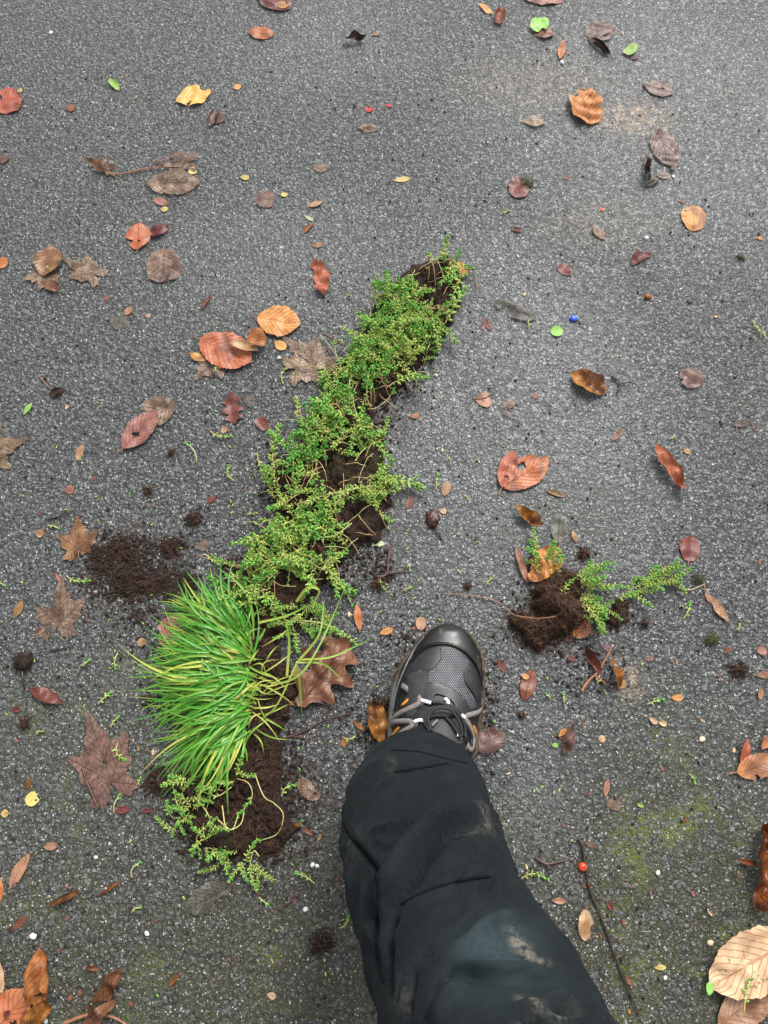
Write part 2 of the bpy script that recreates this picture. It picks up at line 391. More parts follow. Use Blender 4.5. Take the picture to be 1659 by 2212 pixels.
LEAVES = [
 # kind, base, tip, width, colour, label, options        -- top band
 ('ovate', (628, 22), (556, -16), 46, 'maroon', 'dark red-brown leaf cut by the top edge, left of centre', {}),
 ('oval', (627, 17), (598, 14), 15, 'orange', 'small orange leaf lying on the dark leaf at the top edge', dict(z=.004)),
 ('ovate', (592, 78), (535, 70), 27, 'orange', 'orange oval leaf just below the top edge, left of centre', dict(tear=.02)),
 ('ovate', (237, 172), (258, 197), 19, 'green', 'small bright green cupped leaf in the upper left', dict(roll=.9)),
 ('ovate', (381, 221), (457, 199), 40, 'ltorange', 'bright orange toothed leaf, largest in the upper left', dict(stalk=[(381, 221), (374, 227)])),
 ('oval', (521, 186), (505, 192), 13, 'ltorange', 'tiny pale orange leaf right of the bright orange toothed leaf', {}),
 ('round', (-12, 232), (46, 212), 52, 'redorange', 'reddish brown round leaf cut by the left edge near the top', {}),
 ('oval', (38, 197), (50, 196), 9, 'yellow', 'tiny yellow leaf above the round leaf at the left edge', {}),
 ('oval', (142, 234), (165, 236), 15, 'maroon', 'small dull brown leaf between the green cupped leaf and left edge', {}),
 ('ovate', (454, 276), (470, 236), 30, 'dark', 'dark folded leaf below the bright orange toothed leaf', dict(roll=1.3, tear=.05)),
 ('ovate', (486, 262), (452, 250), 28, 'purple', 'purplish half leaf beside the dark folded leaf', dict(tear=.1)),
 ('maple', (408, 352), (330, 352), 56, 'ghost', 'decayed see-through leaf under the right end of the long leaf stalk', dict(tear=.12)),
 ('ovate', (318, 400), (434, 396), 52, 'ghost', 'wide decayed brown leaf below the long leaf stalk', dict(tear=.06)),
 ('maple', (232, 368), (184, 350), 34, 'brown', 'crumpled brown leaf at the left end of the long stalk', dict(tear=.08, wave=4)),
 ('oval', (426, 374), (408, 370), 16, 'yellow', 'small yellow leaf at the right end of the decayed leaves', dict(roll=.6)),
 ('ovate', (332, 432), (366, 442), 18, 'pink', 'small pinkish leaf just above a round yellow one', {}),
 ('oval', (347, 452), (364, 454), 12, 'yellow', 'round yellow leaf just below the small pinkish one', {}),
 ('oval', (520, 383), (539, 386), 11, 'yellow', 'yellow leaf right of the wide decayed brown leaf', {}),
 ('oval', (607, 419), (621, 425), 11, 'yellow', 'pale yellow leaf right of the round dull purple leaf', {}),
 ('round', (552, 432), (594, 432), 37, 'purple', 'round dull purple leaf flattened in the upper left', {}),
 ('ovate', (298, 542), (302, 484), 52, 'redorange', 'red-orange toothed leaf pointing up in the upper left', dict(stalk=[(298, 542), (297, 548)])),
 ('ovate', (322, 512), (366, 491), 24, 'maroon', 'dark red leaf touching the red-orange toothed leaf', dict(roll=.5, tear=.05)),
 ('lance', (675, 366), (713, 364), 18, 'ghost', 'faint decayed scrap left of the yellow sliver', dict(tear=.1)),
 ('lance', (664, 447), (698, 438), 13, 'tan', 'shredded tan leaf above the green and brown pair', dict(tear=.2, wave=3)),
 ('oval', (657, 466), (677, 478), 8, 'palegreen', 'narrow pale green leaf above a brown curled one', {}),
 ('lance', (652, 508), (678, 482), 16, 'rust', 'brown curled leaf touching the narrow pale green one', dict(roll=1.2)),
 ('oval', (672, 532), (700, 530), 11, 'tan', 'small tan leaf below the green and brown pair', dict(tear=.05)),
 ('oval', (787, 238), (807, 238), 11, 'red', 'bright red petal lying in the upper middle', {}),
 ('oval', (834, 229), (846, 229), 8, 'red', 'tiny faded red petal right of the bright red one', {}),
 ('lance', (770, 277), (820, 281), 16, 'ghost', 'faint tan smear of leaf below the bright red petal', dict(tear=.1)),
 ('lance', (740, 93), (795, 88), 17, 'dark', 'dark twisted leaf near the top in the middle', dict(roll=1.5, tear=.08, wave=3)),
 ('oval', (803, 77), (822, 74), 7, 'tan', 'tiny tan sliver right of the dark twisted leaf', {}),
 ('oval', (-8, 345), (20, 346), 22, 'purple', 'dull purple scrap at the left edge', dict(tear=.1)),
 ('ovate', (1128, -4), (1222, 0), 30, 'pink', 'pinkish brown leaf cut by the top edge, right of centre', {}),
 ('lance', (1034, 10), (1064, 33), 13, 'ltorange', 'slim orange leaf touching a dark upright leaf at the top', {}),
 ('heart', (1075, 56), (1084, 20), 36, 'rust', 'dark brown cupped leaf standing up near the top', dict(roll=1.7, bend=.5)),
 ('ovate', (1152, 68), (1197, 78), 26, 'brown', 'brown leaf under the bright lime leaf', dict(tear=.08)),
 ('heart', (1152, 72), (1180, 46), 34, 'green', 'bright lime leaf on a brown one near the top', dict(z=.005, roll=.4)),
 ('lance', (1217, 90), (1208, 132), 17, 'ltorange', 'upright orange willow-shaped leaf near the top right', dict(stalk=[(1217, 90), (1219, 78)])),
 ('ovate', (1328, 62), (1264, 78), 44, 'purple', 'purple-brown leaf with a dark twisted rim, upper right', dict(tear=.05)),
 ('lance', (1269, 84), (1320, 126), 15, 'dark', 'dark rolled leaf strip below the purple-brown leaf', dict(roll=2.4, stalk=[(1318, 125), (1330, 131)])),
 ('ovate', (1360, 126), (1379, 127), 9, 'maroon', 'small brown scrap poking out under the mint green leaf', {}),
 ('heart', (1347, 120), (1376, 98), 26, 'green', 'mint green leaf in the upper right', dict(z=.003)),
 ('oval', (1387, 183), (1455, 203), 34, 'purple', 'dull purple oval leaf right of the big round orange-brown leaf', {}),
 ('round', (1276, 273), (1252, 198), 70, 'orange', 'large round orange-brown veined leaf in the upper right', dict(roll=.3, wave=2)),
 ('lance', (1127, 263), (1180, 268), 22, 'ghost', 'faint brown leaf left of the large round leaf', dict(tear=.05)),
 ('ovate', (1417, 280), (1453, 372), 52, 'purple', 'long purple-brown veined leaf pointing down, upper right', dict(stalk=[(1417, 280), (1413, 276)])),
 ('lance', (1392, 340), (1398, 408), 16, 'dark', 'dark leaf shreds left of the long purple-brown leaf', dict(roll=1.0, tear=.15, wave=4)),
 ('lance', (1392, 405), (1424, 392), 12, 'dark', 'dark crumpled shred below the long purple-brown leaf', dict(roll=1.0, tear=.15, wave=4)),
 ('oval', (1417, 381), (1447, 380), 17, 'ghost', 'faint scrap below the tip of the long purple-brown leaf', dict(tear=.05)),
 ('lance', (850, 392), (888, 386), 11, 'yellow', 'yellow sliver of a leaf in the upper middle', {}),
 ('heart', (1125, 430), (1112, 382), 42, 'maroon', 'dark red heart-shaped leaf half under a lump of moss', {}),
 ('round', (1500, 500), (1494, 448), 53, 'orange', 'round bright orange leaf at the right', dict(stalk=[(1490, 499), (1484, 503)])),
 ('oval', (1467, 436), (1480, 437), 7, 'orange', 'tiny orange leaf above the round bright orange leaf', {}),
 ('lance', (1280, 486), (1304, 520), 22, 'ghost', 'faint reddish leaf left of the round bright orange leaf', dict(tear=.04)),
 ('oval', (1296, 450), (1304, 456), 8, 'red', 'tiny red petal left of the round orange leaf', {}),
 ('lance', (1101, 494), (1128, 502), 10, 'maroon', 'slim dark red leaf below the mossy heart leaf', dict(roll=.9)),
 ('oval', (1215, 384), (1230, 386), 8, 'brown', 'tiny brown curled leaf right of the mossy heart leaf', {}),
 ('oval', (1634, 516), (1648, 515), 8, 'orange', 'tiny orange leaf near the right edge, level with the round one', {}),
 # second band
 ('oval', (-8, 566), (18, 572), 26, 'orange', 'orange leaf cut by the left edge', {}),
 ('maple', (110, 590), (50, 606), 70, 'ghost', 'decayed leaf lowest in the pile at the left', dict(tear=.05)),
 ('maple', (205, 596), (136, 560), 66, 'ghost', 'decayed lobed leaf on the right of the pile at the left', dict(tear=.1)),
 ('ovate', (90, 612), (132, 632), 22, 'brown', 'glossy brown leaf tip at the bottom of the pile at the left', dict(roll=.6, z=.003)),
 ('ovate', (122, 538), (96, 602), 56, 'brown', 'ribbed dark brown leaf on top of the pile at the left', dict(z=.005, roll=.5, stalk=[(122, 538), (126, 533)])),
 ('round', (355, 540), (356, 612), 78, 'ghost', 'round decayed leaf with a curved red stalk', dict(stalk=[(356, 574), (352, 550), (357, 530)])),
 ('ovate', (682, 566), (700, 641), 44, 'redorange', 'reddish leaf pointing down, left of the top of the plant strip', dict(roll=.5, wave=2.5, stalk=[(682, 566), (674, 546)])),
 ('lance', (457, 638), (434, 675), 13, 'maroon', 'thin curled maroon leaf above the orange-red group', dict(roll=1.4)),
 ('oval', (240, 688), (276, 706), 36, 'grey', 'greenish grey decayed leaf in the left', {}),
 ('oval', (272, 682), (284, 664), 15, 'pink', 'small pink-brown leaf touching the greenish grey one', {}),
 ('oval', (315, 684), (327, 682), 10, 'tan', 'tiny tan fleck right of the greenish grey leaf', {}),
 ('oval', (227, 640), (234, 652), 9, 'maroon', 'tiny red-brown leaf above the greenish grey one', {}),
 ('maple', (470, 772), (424, 822), 88, 'ghost', 'decayed leaf peeping out below the large orange-red leaf', dict(tear=.06)),
 ('ovate', (434, 736), (545, 786), 84, 'redorange', 'large orange-red leaf, biggest of the group left of the strip', dict(z=.004, stalk=[(434, 736), (418, 733)])),
 ('lance', (445, 782), (410, 766), 18, 'orange', 'small orange leaf tip with a stalk, left of the orange-red leaf', dict(z=.003, stalk=[(412, 767), (398, 768)])),
 ('ovate', (578, 740), (534, 742), 46, 'orange', 'crumpled orange leaf with raised edges, right in the orange group', dict(z=.007, roll=.9, wave=5)),
 ('lance', (561, 766), (498, 750), 24, 'tan', 'olive brown curled leaf lying across the orange group', dict(z=.012, roll=1.0)),
 ('ovate', (556, 690), (650, 704), 66, 'orange', 'orange leaf with dark patches and long stalk, above the group', dict(z=.004, stalk=[(556, 690), (538, 682)])),
 ('oval', (594, 738), (618, 756), 22, 'ltorange', 'small light orange leaf under the stalked orange leaf', dict(z=.002)),
 ('maple', (690, 790), (612, 730), 96, 'ghost', 'decayed brown lobed leaf touching the left of the plant strip', dict(tear=.06)),
 ('maple', (640, 800), (720, 775), 92, 'ghost', 'decayed brown leaf half tucked under the plant strip', dict(tear=.06)),
 ('ovate', (378, 868), (300, 912), 62, 'ghost', 'decayed leaf behind the ribbed pinkish brown leaf', dict(tear=.05)),
 ('ovate', (268, 972), (340, 892), 52, 'pink', 'ribbed pinkish brown leaf pointing up, left of the strip', dict(z=.004, stalk=[(268, 972), (256, 980)])),
 ('oak', (498, 848), (508, 917), 54, 'maroon', 'maroon lobed leaf left of the plant strip', dict(stalk=[(498, 848), (492, 838)])),
 ('oval', (527, 868), (554, 866), 30, 'grey', 'faint grey leaf beside the maroon lobed leaf', {}),
 ('round', (578, 930), (556, 904), 26, 'maroon', 'small red-brown leaf between maroon leaf and plant strip', dict(roll=.5)),
 ('oval', (480, 938), (490, 921), 14, 'tan', 'small tan leaf tip above a green sprig, left of the strip', {}),
 ('lance', (52, 898), (70, 870), 11, 'green', 'short green grass-like blade at the far left', {}),
 ('ovate', (140, 842), (108, 858), 22, 'dark', 'dark curled leaf at the far left', dict(roll=1.6)),
 ('maple', (-40, 985), (60, 950), 100, 'ghost', 'large decayed lobed leaf cut by the left edge', dict(tear=.0)),
 ('lance', (166, 998), (180, 958), 16, 'tan', 'tan sliver right of the leaf cut by the left edge', {}),
 ('oval', (140, 1062), (161, 1056), 20, 'pink', 'small pink scrap in the left above the maple leaf', dict(tear=.1)),
 ('ovate', (1008, 600), (972, 572), 34, 'ltorange', 'orange leaf with long stalk touching the top of the strip', dict(z=.003, roll=.3, stalk=[(1004, 584), (1024, 590), (1029, 631)])),
 ('lance', (1199, 566), (1235, 598), 22, 'maroon', 'small dull red leaf right of the top of the plant strip', {}),
 ('ovate', (1407, 551), (1362, 576), 22, 'maroon', 'comma-shaped red-brown leaf at the right', dict(side=-.3, roll=.4)),
 ('ovate', (1068, 656), (1156, 692), 34, 'grey', 'torn grey leaf right of the plant strip', dict(tear=.1)),
 ('lance', (1062, 716), (1041, 686), 14, 'maroon', 'slim maroon leaf below the torn grey leaf', {}),
 ('ovate', (1188, 718), (1217, 716), 24, 'green', 'light green leaf left below the blue bead', dict(roll=.4)),
 ('ovate', (912, 765), (946, 746), 28, 'pink', 'reddish leaf pressed against the right of the plant strip', dict(tear=.05)),
 ('ovate', (1306, 852), (1231, 810), 50, 'rust', 'glossy brown leaf with turned-up rim, right of the strip', dict(roll=.8, wave=2, stalk=[(1298, 850), (1311, 853)])),
 ('ovate', (1468, 806), (1515, 832), 46, 'purple', 'flat dull purple leaf at the right', dict(tear=.08)),
 ('round', (1060, 878), (1030, 855), 26, 'pink', 'rounded pinkish leaf in the middle right', {}),
 ('oval', (1024, 862), (1058, 852), 12, 'tan', 'tan leaf partly under the rounded pinkish leaf', dict(z=.003)),
 ('oval', (1088, 885), (1110, 862), 24, 'ghost', 'faint pink leaf right of the rounded pinkish one', {}),
 ('oval', (1151, 850), (1162, 860), 13, 'pink', 'tiny pink leaf between faint leaf and glossy brown leaf', {}),
 ('oval', (883, 900), (907, 899), 11, 'redorange', 'small orange-red oval leaf right of the plant strip', {}),
 ('lance', (1625, 914), (1578, 918), 17, 'dark', 'slim dark purple leaf near the right edge', dict(stalk=[(1622, 914), (1629, 930)])),
 ('lance', (1320, 955), (1345, 927), 12, 'brown', 'faint brown sliver in the right', dict(tear=.05)),
 ('ovate', (1086, 1056), (1184, 990), 66, 'redorange', 'right half of the reddish leaf torn into a V', dict(z=.002)),
 ('ovate', (1083, 1056), (1108, 975), 40, 'redorange', 'left half of the reddish V-shaped leaf, stalk at its bottom', dict(z=.004, stalk=[(1083, 1056), (1074, 1073)])),
 ('ovate', (1410, 968), (1474, 1066), 42, 'redorange', 'crinkled half-rolled reddish leaf at the right', dict(roll=1.5, wave=4, stalk=[(1410, 968), (1406, 962)])),
 ('oval', (1475, 975), (1492, 976), 12, 'tan', 'small cream leaf right of the crinkled reddish leaf', {}),
 ('lance', (1176, 1058), (1221, 1075), 12, 'brown', 'narrow brown leaf below the V-shaped leaf', dict(roll=.8)),
 ('oval', (960, 1073), (966, 1040), 22, 'tan', 'thin tan leaf under a sprig right of the strip', dict()),
 ('oval', (820, 926), (822, 943), 22, 'green', 'round yellow-green leaf at the right side of the strip', dict(h=.012)),
 ('lance', (797, 1176), (834, 1175), 13, 'palegreen', 'pale green blunt leaf right of the plant strip', {}),
 ('lance', (878, 1100), (893, 1072), 16, 'maroon', 'dark maroon scrap at the end of a creeping shoot', {}),
 # third band
 ('maple', (172, 1190), (170, 1118), 92, 'brown', 'brown lobed leaf with stalk left of the scattered soil', dict(wave=1.5, tear=.08, stalk=[(172, 1180), (171, 1209)])),
 ('maple', (126, 1352), (134, 1250), 118, 'ghost', 'tan decayed lobed leaf below the brown lobed one', dict(z=.001, wave=.6, tear=.12)),
 ('oval', (77, 1153), (97, 1153), 18, 'tan', 'small round tan leaf left of the brown lobed leaf', {}),
 ('lance', (30, 1338), (50, 1297), 18, 'brown', 'narrow brown leaf left of the tan lobed leaf', {}),
 ('oval', (77, 1366), (93, 1362), 15, 'maroon', 'small reddish oval leaf below the tan lobed leaf', {}),
 ('oval', (122, 1240), (133, 1258), 8, 'redorange', 'tiny red curl beside a sprig in the left', dict(roll=.8)),
 ('lance', (62, 1486), (142, 1520), 30, 'maroon', 'long dull red leaf in the lower left', dict(tear=.04, wave=2)),
 ('oval', (24, 1531), (48, 1534), 14, 'maroon', 'small brown leaf below the long dull red one', dict(roll=.6)),
 ('ovate', (352, 1398), (398, 1330), 66, 'pink', 'pinkish leaf behind the tips of the grass', dict(z=.002)),
 ('maple', (240, 1690), (190, 1540), 150, 'purple', 'largest decayed leaf, left below the grass', dict(tear=.08, wave=.7)),
 ('oval', (425, 1180), (452, 1180), 20, 'ghost', 'small tan scrap right of the scattered soil', dict(tear=.1)),
 ('oval', (448, 1088), (467, 1072), 13, 'maroon', 'small glossy red oval leaf left of the plant strip', dict(roll=.5)),
 ('oval', (300, 1396), (316, 1382), 17, 'tan', 'cream shred below the scattered soil', dict(tear=.2, wave=3)),
 ('oak', (646, 1528), (754, 1382), 140, 'brown', 'glossy brown oak leaf right of the grass', dict(z=.003, wave=3)),
 ('oval', (614, 1518), (640, 1520), 10, 'redorange', 'small orange leaf left of the oak leaf', {}),
 ('lance', (778, 1366), (770, 1303), 19, 'redorange', 'slim red-brown leaf standing between strip and shoe', dict(roll=.6)),
 ('ovate', (808, 1512), (824, 1606), 50, 'rust', 'glossy rust leaf with folds touching the left of the shoe', dict(roll=1.0, wave=4)),
 ('lance', (760, 1556), (790, 1580), 10, 'rust', 'tiny rust scrap left of the glossy rust leaf', {}),
 ('oval', (950, 1105), (965, 1104), 14, 'tan', 'small tan leaf beside the dark seed pod', {}),
 ('lance', (1110, 1098), (1170, 1140), 30, 'rust', 'brown leaf with turned-up ragged edge above the clump', dict(roll=.9, wave=5, tear=.06)),
 ('ovate', (1205, 1175), (1208, 1112), 36, 'grey', 'dark grey ghostly leaf above the rooted clump', dict(tear=.04)),
 ('oval', (1236, 1146), (1244, 1172), 12, 'tan', 'cream scrap right of the dark grey leaf', dict(tear=.15, wave=3)),
 ('round', (1489, 1214), (1488, 1157), 44, 'maroon', 'dull red oval leaf with a short stalk at the right', dict(stalk=[(1486, 1212), (1484, 1222)])),
 ('ovate', (1205, 1186), (1140, 1258), 62, 'orange', 'orange-brown leaf tucked behind the rooted clump', dict(z=.004, roll=.4, wave=3, stalk=[(1205, 1186), (1209, 1172)])),
 ('lance', (1112, 1178), (1138, 1262), 18, 'pink', 'thin pinkish leaf along the left of the orange-brown leaf', dict(roll=1.0, z=.003)),
 ('ovate', (1272, 1344), (1238, 1378), 38, 'rust', 'rust leaf poking out below the rooted clump', dict(z=.002, roll=.4)),
 ('oval', (1218, 1384), (1236, 1374), 14, 'maroon', 'small maroon leaf below the rooted clump', {}),
 ('lance', (1519, 1278), (1573, 1344), 24, 'tan', 'tan twisted leaf at the end of the creeping cutting', dict(roll=.8, stalk=[(1521, 1282), (1519, 1262)])),
 ('round', (909, 1362), (909, 1333), 23, 'pink', 'oval pink-brown leaf touching the toe of the shoe', {}),
 ('oval', (820, 1369), (849, 1359), 16, 'ltorange', 'small light orange leaf left of the toe', {}),
 ('lance', (1093, 1455), (1075, 1424), 14, 'maroon', 'slim dull red leaf right of the toe', {}),
 ('ovate', (1130, 1514), (1150, 1446), 34, 'maroon', 'dull maroon leaf with a bright yellow one on it', dict(tear=.08)),
 ('oval', (1125, 1458), (1142, 1465), 13, 'ltorange', 'bright yellow-orange leaf lying on the maroon leaf', dict(z=.004)),
 ('oval', (1449, 1507), (1475, 1508), 15, 'ltorange', 'light orange leaf in the right below the leaf litter heap', {}),
 ('oval', (1634, 1408), (1655, 1404), 24, 'pink', 'pinkish leaf near the right edge above the soil lump', dict(roll=.6)),
 ('oval', (1629, 1458), (1668, 1458), 16, 'brown', 'brown leaf cut by the right edge below the soil lump', {}),
 ('ovate', (1640, 1512), (1643, 1486), 16, 'pink', 'folded pink-brown leaf by the right edge', dict(roll=1.0)),
 ('lance', (1560, 1412), (1583, 1398), 10, 'maroon', 'thin red-brown leaf left of the soil lump at the right', {}),
 ('ovate', (1262, 1402), (1296, 1460), 26, 'maroon', 'maroon leaf leaning in the leaf litter heap', dict(roll=1.2, wave=4, tear=.04)),
 ('lance', (1316, 1420), (1338, 1492), 26, 'rust', 'dark rust leaf at the right of the leaf litter heap', dict(roll=.8, wave=4, tear=.05)),
 ('oval', (1300, 1398), (1328, 1404), 16, 'purple', 'dull purple leaf at the top of the leaf litter heap', {}),
 ('oval', (1392, 1426), (1412, 1420), 12, 'maroon', 'small red leaf right of the leaf litter heap', {}),
 ('oval', (1336, 1470), (1350, 1486), 20, 'tan', 'tan shredded leaf in the leaf litter heap', dict(tear=.15, wave=3)),
 ('oval', (1225, 1420), (1243, 1424), 14, 'maroon', 'small maroon leaf left of the leaf litter heap', {}),
 # lower band
 ('ovate', (1024, 1616), (1090, 1584), 54, 'purple', 'brown leaf with dark ribs touching the right of the shoe', dict(z=.002)),
 ('lance', (1236, 1560), (1216, 1634), 26, 'purple', 'purple-brown ragged leaf right of the trouser hem', dict(roll=.6, tear=.08, wave=3)),
 ('oval', (1204, 1592), (1222, 1574), 12, 'orange', 'small orange leaf on the purple-brown ragged leaf', dict(z=.006)),
 ('oval', (1191, 1609), (1206, 1610), 11, 'green', 'small bright green leaf right of the trouser hem', {}),
 ('round', (1292, 1596), (1306, 1596), 16, 'tan', 'small round tan leaf near the ragged leaf', {}),
 ('oval', (1402, 1550), (1418, 1564), 14, 'pale', 'cream shell-like scrap in the lower right', dict(roll=.8, wave=3)),
 ('oval', (1422, 1560), (1440, 1566), 13, 'tan', 'tan scrap touching the cream one in the lower right', dict(roll=.8)),
 ('ovate', (1588, 1670), (1680, 1640), 56, 'redorange', 'ribbed reddish leaf cut by the right edge', dict(z=.003, stalk=[(1592, 1668), (1562, 1672)])),
 ('lance', (1598, 1655), (1612, 1594), 22, 'redorange', 'narrow upright reddish leaf above the ribbed one at the right', dict(z=.004, roll=.8)),
 ('lance', (1640, 1620), (1668, 1580), 24, 'redorange', 'reddish leaf tip at the right edge, pointing up', dict(z=.006, roll=.8)),
 ('lance', (1306, 1722), (1313, 1682), 13, 'pink', 'slim pinkish leaf right of the trousers', {}),
 ('oval', (1306, 1736), (1344, 1738), 28, 'ghost', 'decayed leaf just below the slim pinkish one', dict(tear=.08)),
 ('oval', (1375, 1736), (1390, 1742), 10, 'green', 'small green leaf right of the decayed leaf in the lower right', dict(roll=.8)),
 ('oval', (1190, 1944), (1222, 1946), 15, 'pink', 'small pinkish leaf right of the knee', dict(roll=.4)),
 ('ovate', (1262, 2032), (1264, 1962), 34, 'tan', 'upright tan oval leaf between the trousers and long twig', dict(roll=.3, stalk=[(1264, 1964), (1265, 1956)])),
 ('oval', (1258, 1916), (1278, 1912), 10, 'rust', 'small rust leaf under the long twig', {}),
 ('oval', (1310, 1946), (1324, 1968), 13, 'maroon', 'dark red leaf right of the long twig', dict(roll=.6)),
 ('oval', (1262, 1818), (1292, 1830), 14, 'purple', 'dull brown leaf at the top of the long twig', {}),
 ('lance', (1350, 2104), (1368, 2130), 14, 'brown', 'brown leaf touching the lower part of the long twig', dict(roll=.5)),
 ('ovate', (1632, 1966), (1650, 1776), 64, 'rust', 'thick rolled rust leaf standing at the right edge', dict(roll=2.6, wave=5)),
 ('lance', (1640, 1868), (1585, 1856), 13, 'rust', 'narrow rust leaf sticking out left of the rolled leaf', dict(roll=.8, z=.006)),
 ('ovate', (1548, 2212), (1660, 2130), 92, 'tan', 'brown-orange leaf under the big pale one, bottom right', dict(z=.003, roll=.3)),
 ('ovate', (1712, 2016), (1522, 2126), 150, 'pale', 'big pale ribbed leaf in the bottom right corner', dict(z=.010, roll=.3, wave=2)),
 ('oval', (1520, 2144), (1526, 2113), 17, 'green', 'small green leaf at the left tip of the big pale leaf', dict(z=.014)),
 ('oval', (1412, 2090), (1438, 2088), 12, 'yellow', 'yellow-green shred left of the big pale leaf', dict(tear=.15, wave=3)),
 ('lance', (57, 1708), (66, 1680), 13, 'rust', 'rust leaf sliver above a yellow leaf in the lower left', {}),
 ('ovate', (58, 1738), (88, 1712), 30, 'yellow', 'yellow leaf with a rust sliver above it, lower left', dict(roll=.5, tear=.04)),
 ('oval', (3, 1757), (20, 1757), 18, 'yellow', 'pale yellow scrap at the left edge, lower left', {}),
 ('oval', (95, 1829), (126, 1826), 20, 'tan', 'small oval tan leaf in the lower left', dict(roll=.4)),
 ('ovate', (22, 1920), (66, 1844), 24, 'pink', 'narrow pinkish leaf standing left in the lower left', dict(roll=.6)),
 ('lance', (-4, 1888), (0, 1952), 24, 'orange', 'orange leaf cut by the left edge, lower left', {}),
 ('lance', (105, 1958), (176, 1922), 24, 'rust', 'glossy red-brown curled leaf in the lower left', dict(roll=1.3, wave=3)),
 ('lance', (210, 1938), (262, 1902), 12, 'rust', 'thin dark rust sliver right of the glossy curled leaf', dict(roll=1.2)),
 ('oval', (60, 1976), (28, 2010), 14, 'maroon', 'small dull red leaf above the left edge leaf', dict(h=0)),
 ('ovate', (500, 1912), (400, 1966), 62, 'grey', 'grey see-through leaf with a dark rib below the turf', dict(stalk=[(500, 1912), (506, 1906)])),
 ('oval', (92, 2046), (94, 2176), 58, 'orange', 'thick rolled orange leaf standing in the bottom left', dict(roll=2.6, wave=4, stalk=[(92, 2048), (91, 2036)])),
 ('ovate', (62, 2222), (124, 2150), 44, 'rust', 'flared orange leaf end below the rolled one, bottom left', dict(z=.010, roll=1.0, wave=5)),
 ('ovate', (-24, 2050), (6, 2144), 44, 'pale', 'pale spotted leaf cut by the left edge, bottom left', dict(roll=.6)),
 ('ovate', (-20, 2240), (66, 2136), 90, 'redorange', 'ribbed pinkish red leaf in the bottom left corner', dict(z=.003, roll=.3)),
 ('oval', (205, 2196), (268, 2086), 44, 'brown', 'crumpled brown rolled leaf near the bottom left', dict(roll=1.8, wave=6, tear=.03)),
 ('ovate', (185, 2220), (252, 2160), 40, 'brown', 'wrinkled brown leaf at the bottom edge, left', dict(roll=1.0, wave=5)),
 ('oval', (577, 2146), (597, 2154), 16, 'tan', 'small oval tan leaf left of the trousers at the bottom', {}),
 ('oval', (185, 2088), (215, 2092), 14, 'rust', 'small rust leaf above the crumpled brown leaf', dict(roll=.8)),
 ('lance', (366, 2130), (388, 2102), 11, 'rust', 'slim dark red leaf in the bottom middle left', dict(roll=1.0)),
 ('ovate', (690, 1726), (645, 1682), 42, 'ghost', 'decayed pinkish leaf between turf and trousers', dict(tear=.03)),
 ('oval', (250, 1752), (282, 1746), 18, 'maroon', 'dark maroon leaf left of the turf', dict(roll=.6)),
 ('lance', (305, 1752), (333, 1750), 11, 'maroon', 'thin dark red leaf between maroon leaf and turf', dict(roll=1.0)),
 ('lance', (618, 1800), (652, 1776), 14, 'rust', 'rust scrap at the right edge of the turf', dict(roll=.9)),
 ('lance', (650, 1786), (682, 1806), 10, 'maroon', 'dark red scrap pointing right from the turf', dict(roll=.6)),
 ('oval', (742, 1594), (744, 1614), 12, 'orange', 'tiny orange leaf left of the trouser hem', {}),
 ('oval', (34, 2176), (20, 2190), 14, 'maroon', 'red scrap on the ribbed leaf in the bottom left corner', dict(z=.014)),
]
for (k_, b_, t_, w_, m_, lab_, op_) in LEAVES:
    place_leaf(k_, b_, t_, w_, m_, lab_, **op_)

# ------------------------------------------------------------------ stonecrop sprigs
def ellip(p, d, L, Wd, sides=5):
    """a plump little leaf from p along d"""
    d = d.normalized(); a = d.cross(Vector((0, 0, 1)))
    if a.length < .1: a = d.cross(Vector((0, 1, 0)))
    a.normalize(); b = a.cross(d)
    V = [p]; F = []
    for (t, w_) in ((.25, .75), (.62, 1.0), (.9, .62)):
        for k in range(sides):
            an = 2*math.pi*k/sides; V.append(p+d*L*t+a*math.cos(an)*Wd*w_+b*math.sin(an)*Wd*w_*.75)
    V.append(p+d*L)
    n = len(V)-1
    for k in range(sides):
        k2 = (k+1) % sides
        F.append((0, 1+k2, 1+k)); F.append((n, 1+2*sides+k, 1+2*sides+k2))
        for r_ in range(2): F.append((1+r_*sides+k, 1+r_*sides+k2, 1+(r_+1)*sides+k2, 1+(r_+1)*sides+k))
    return V, F
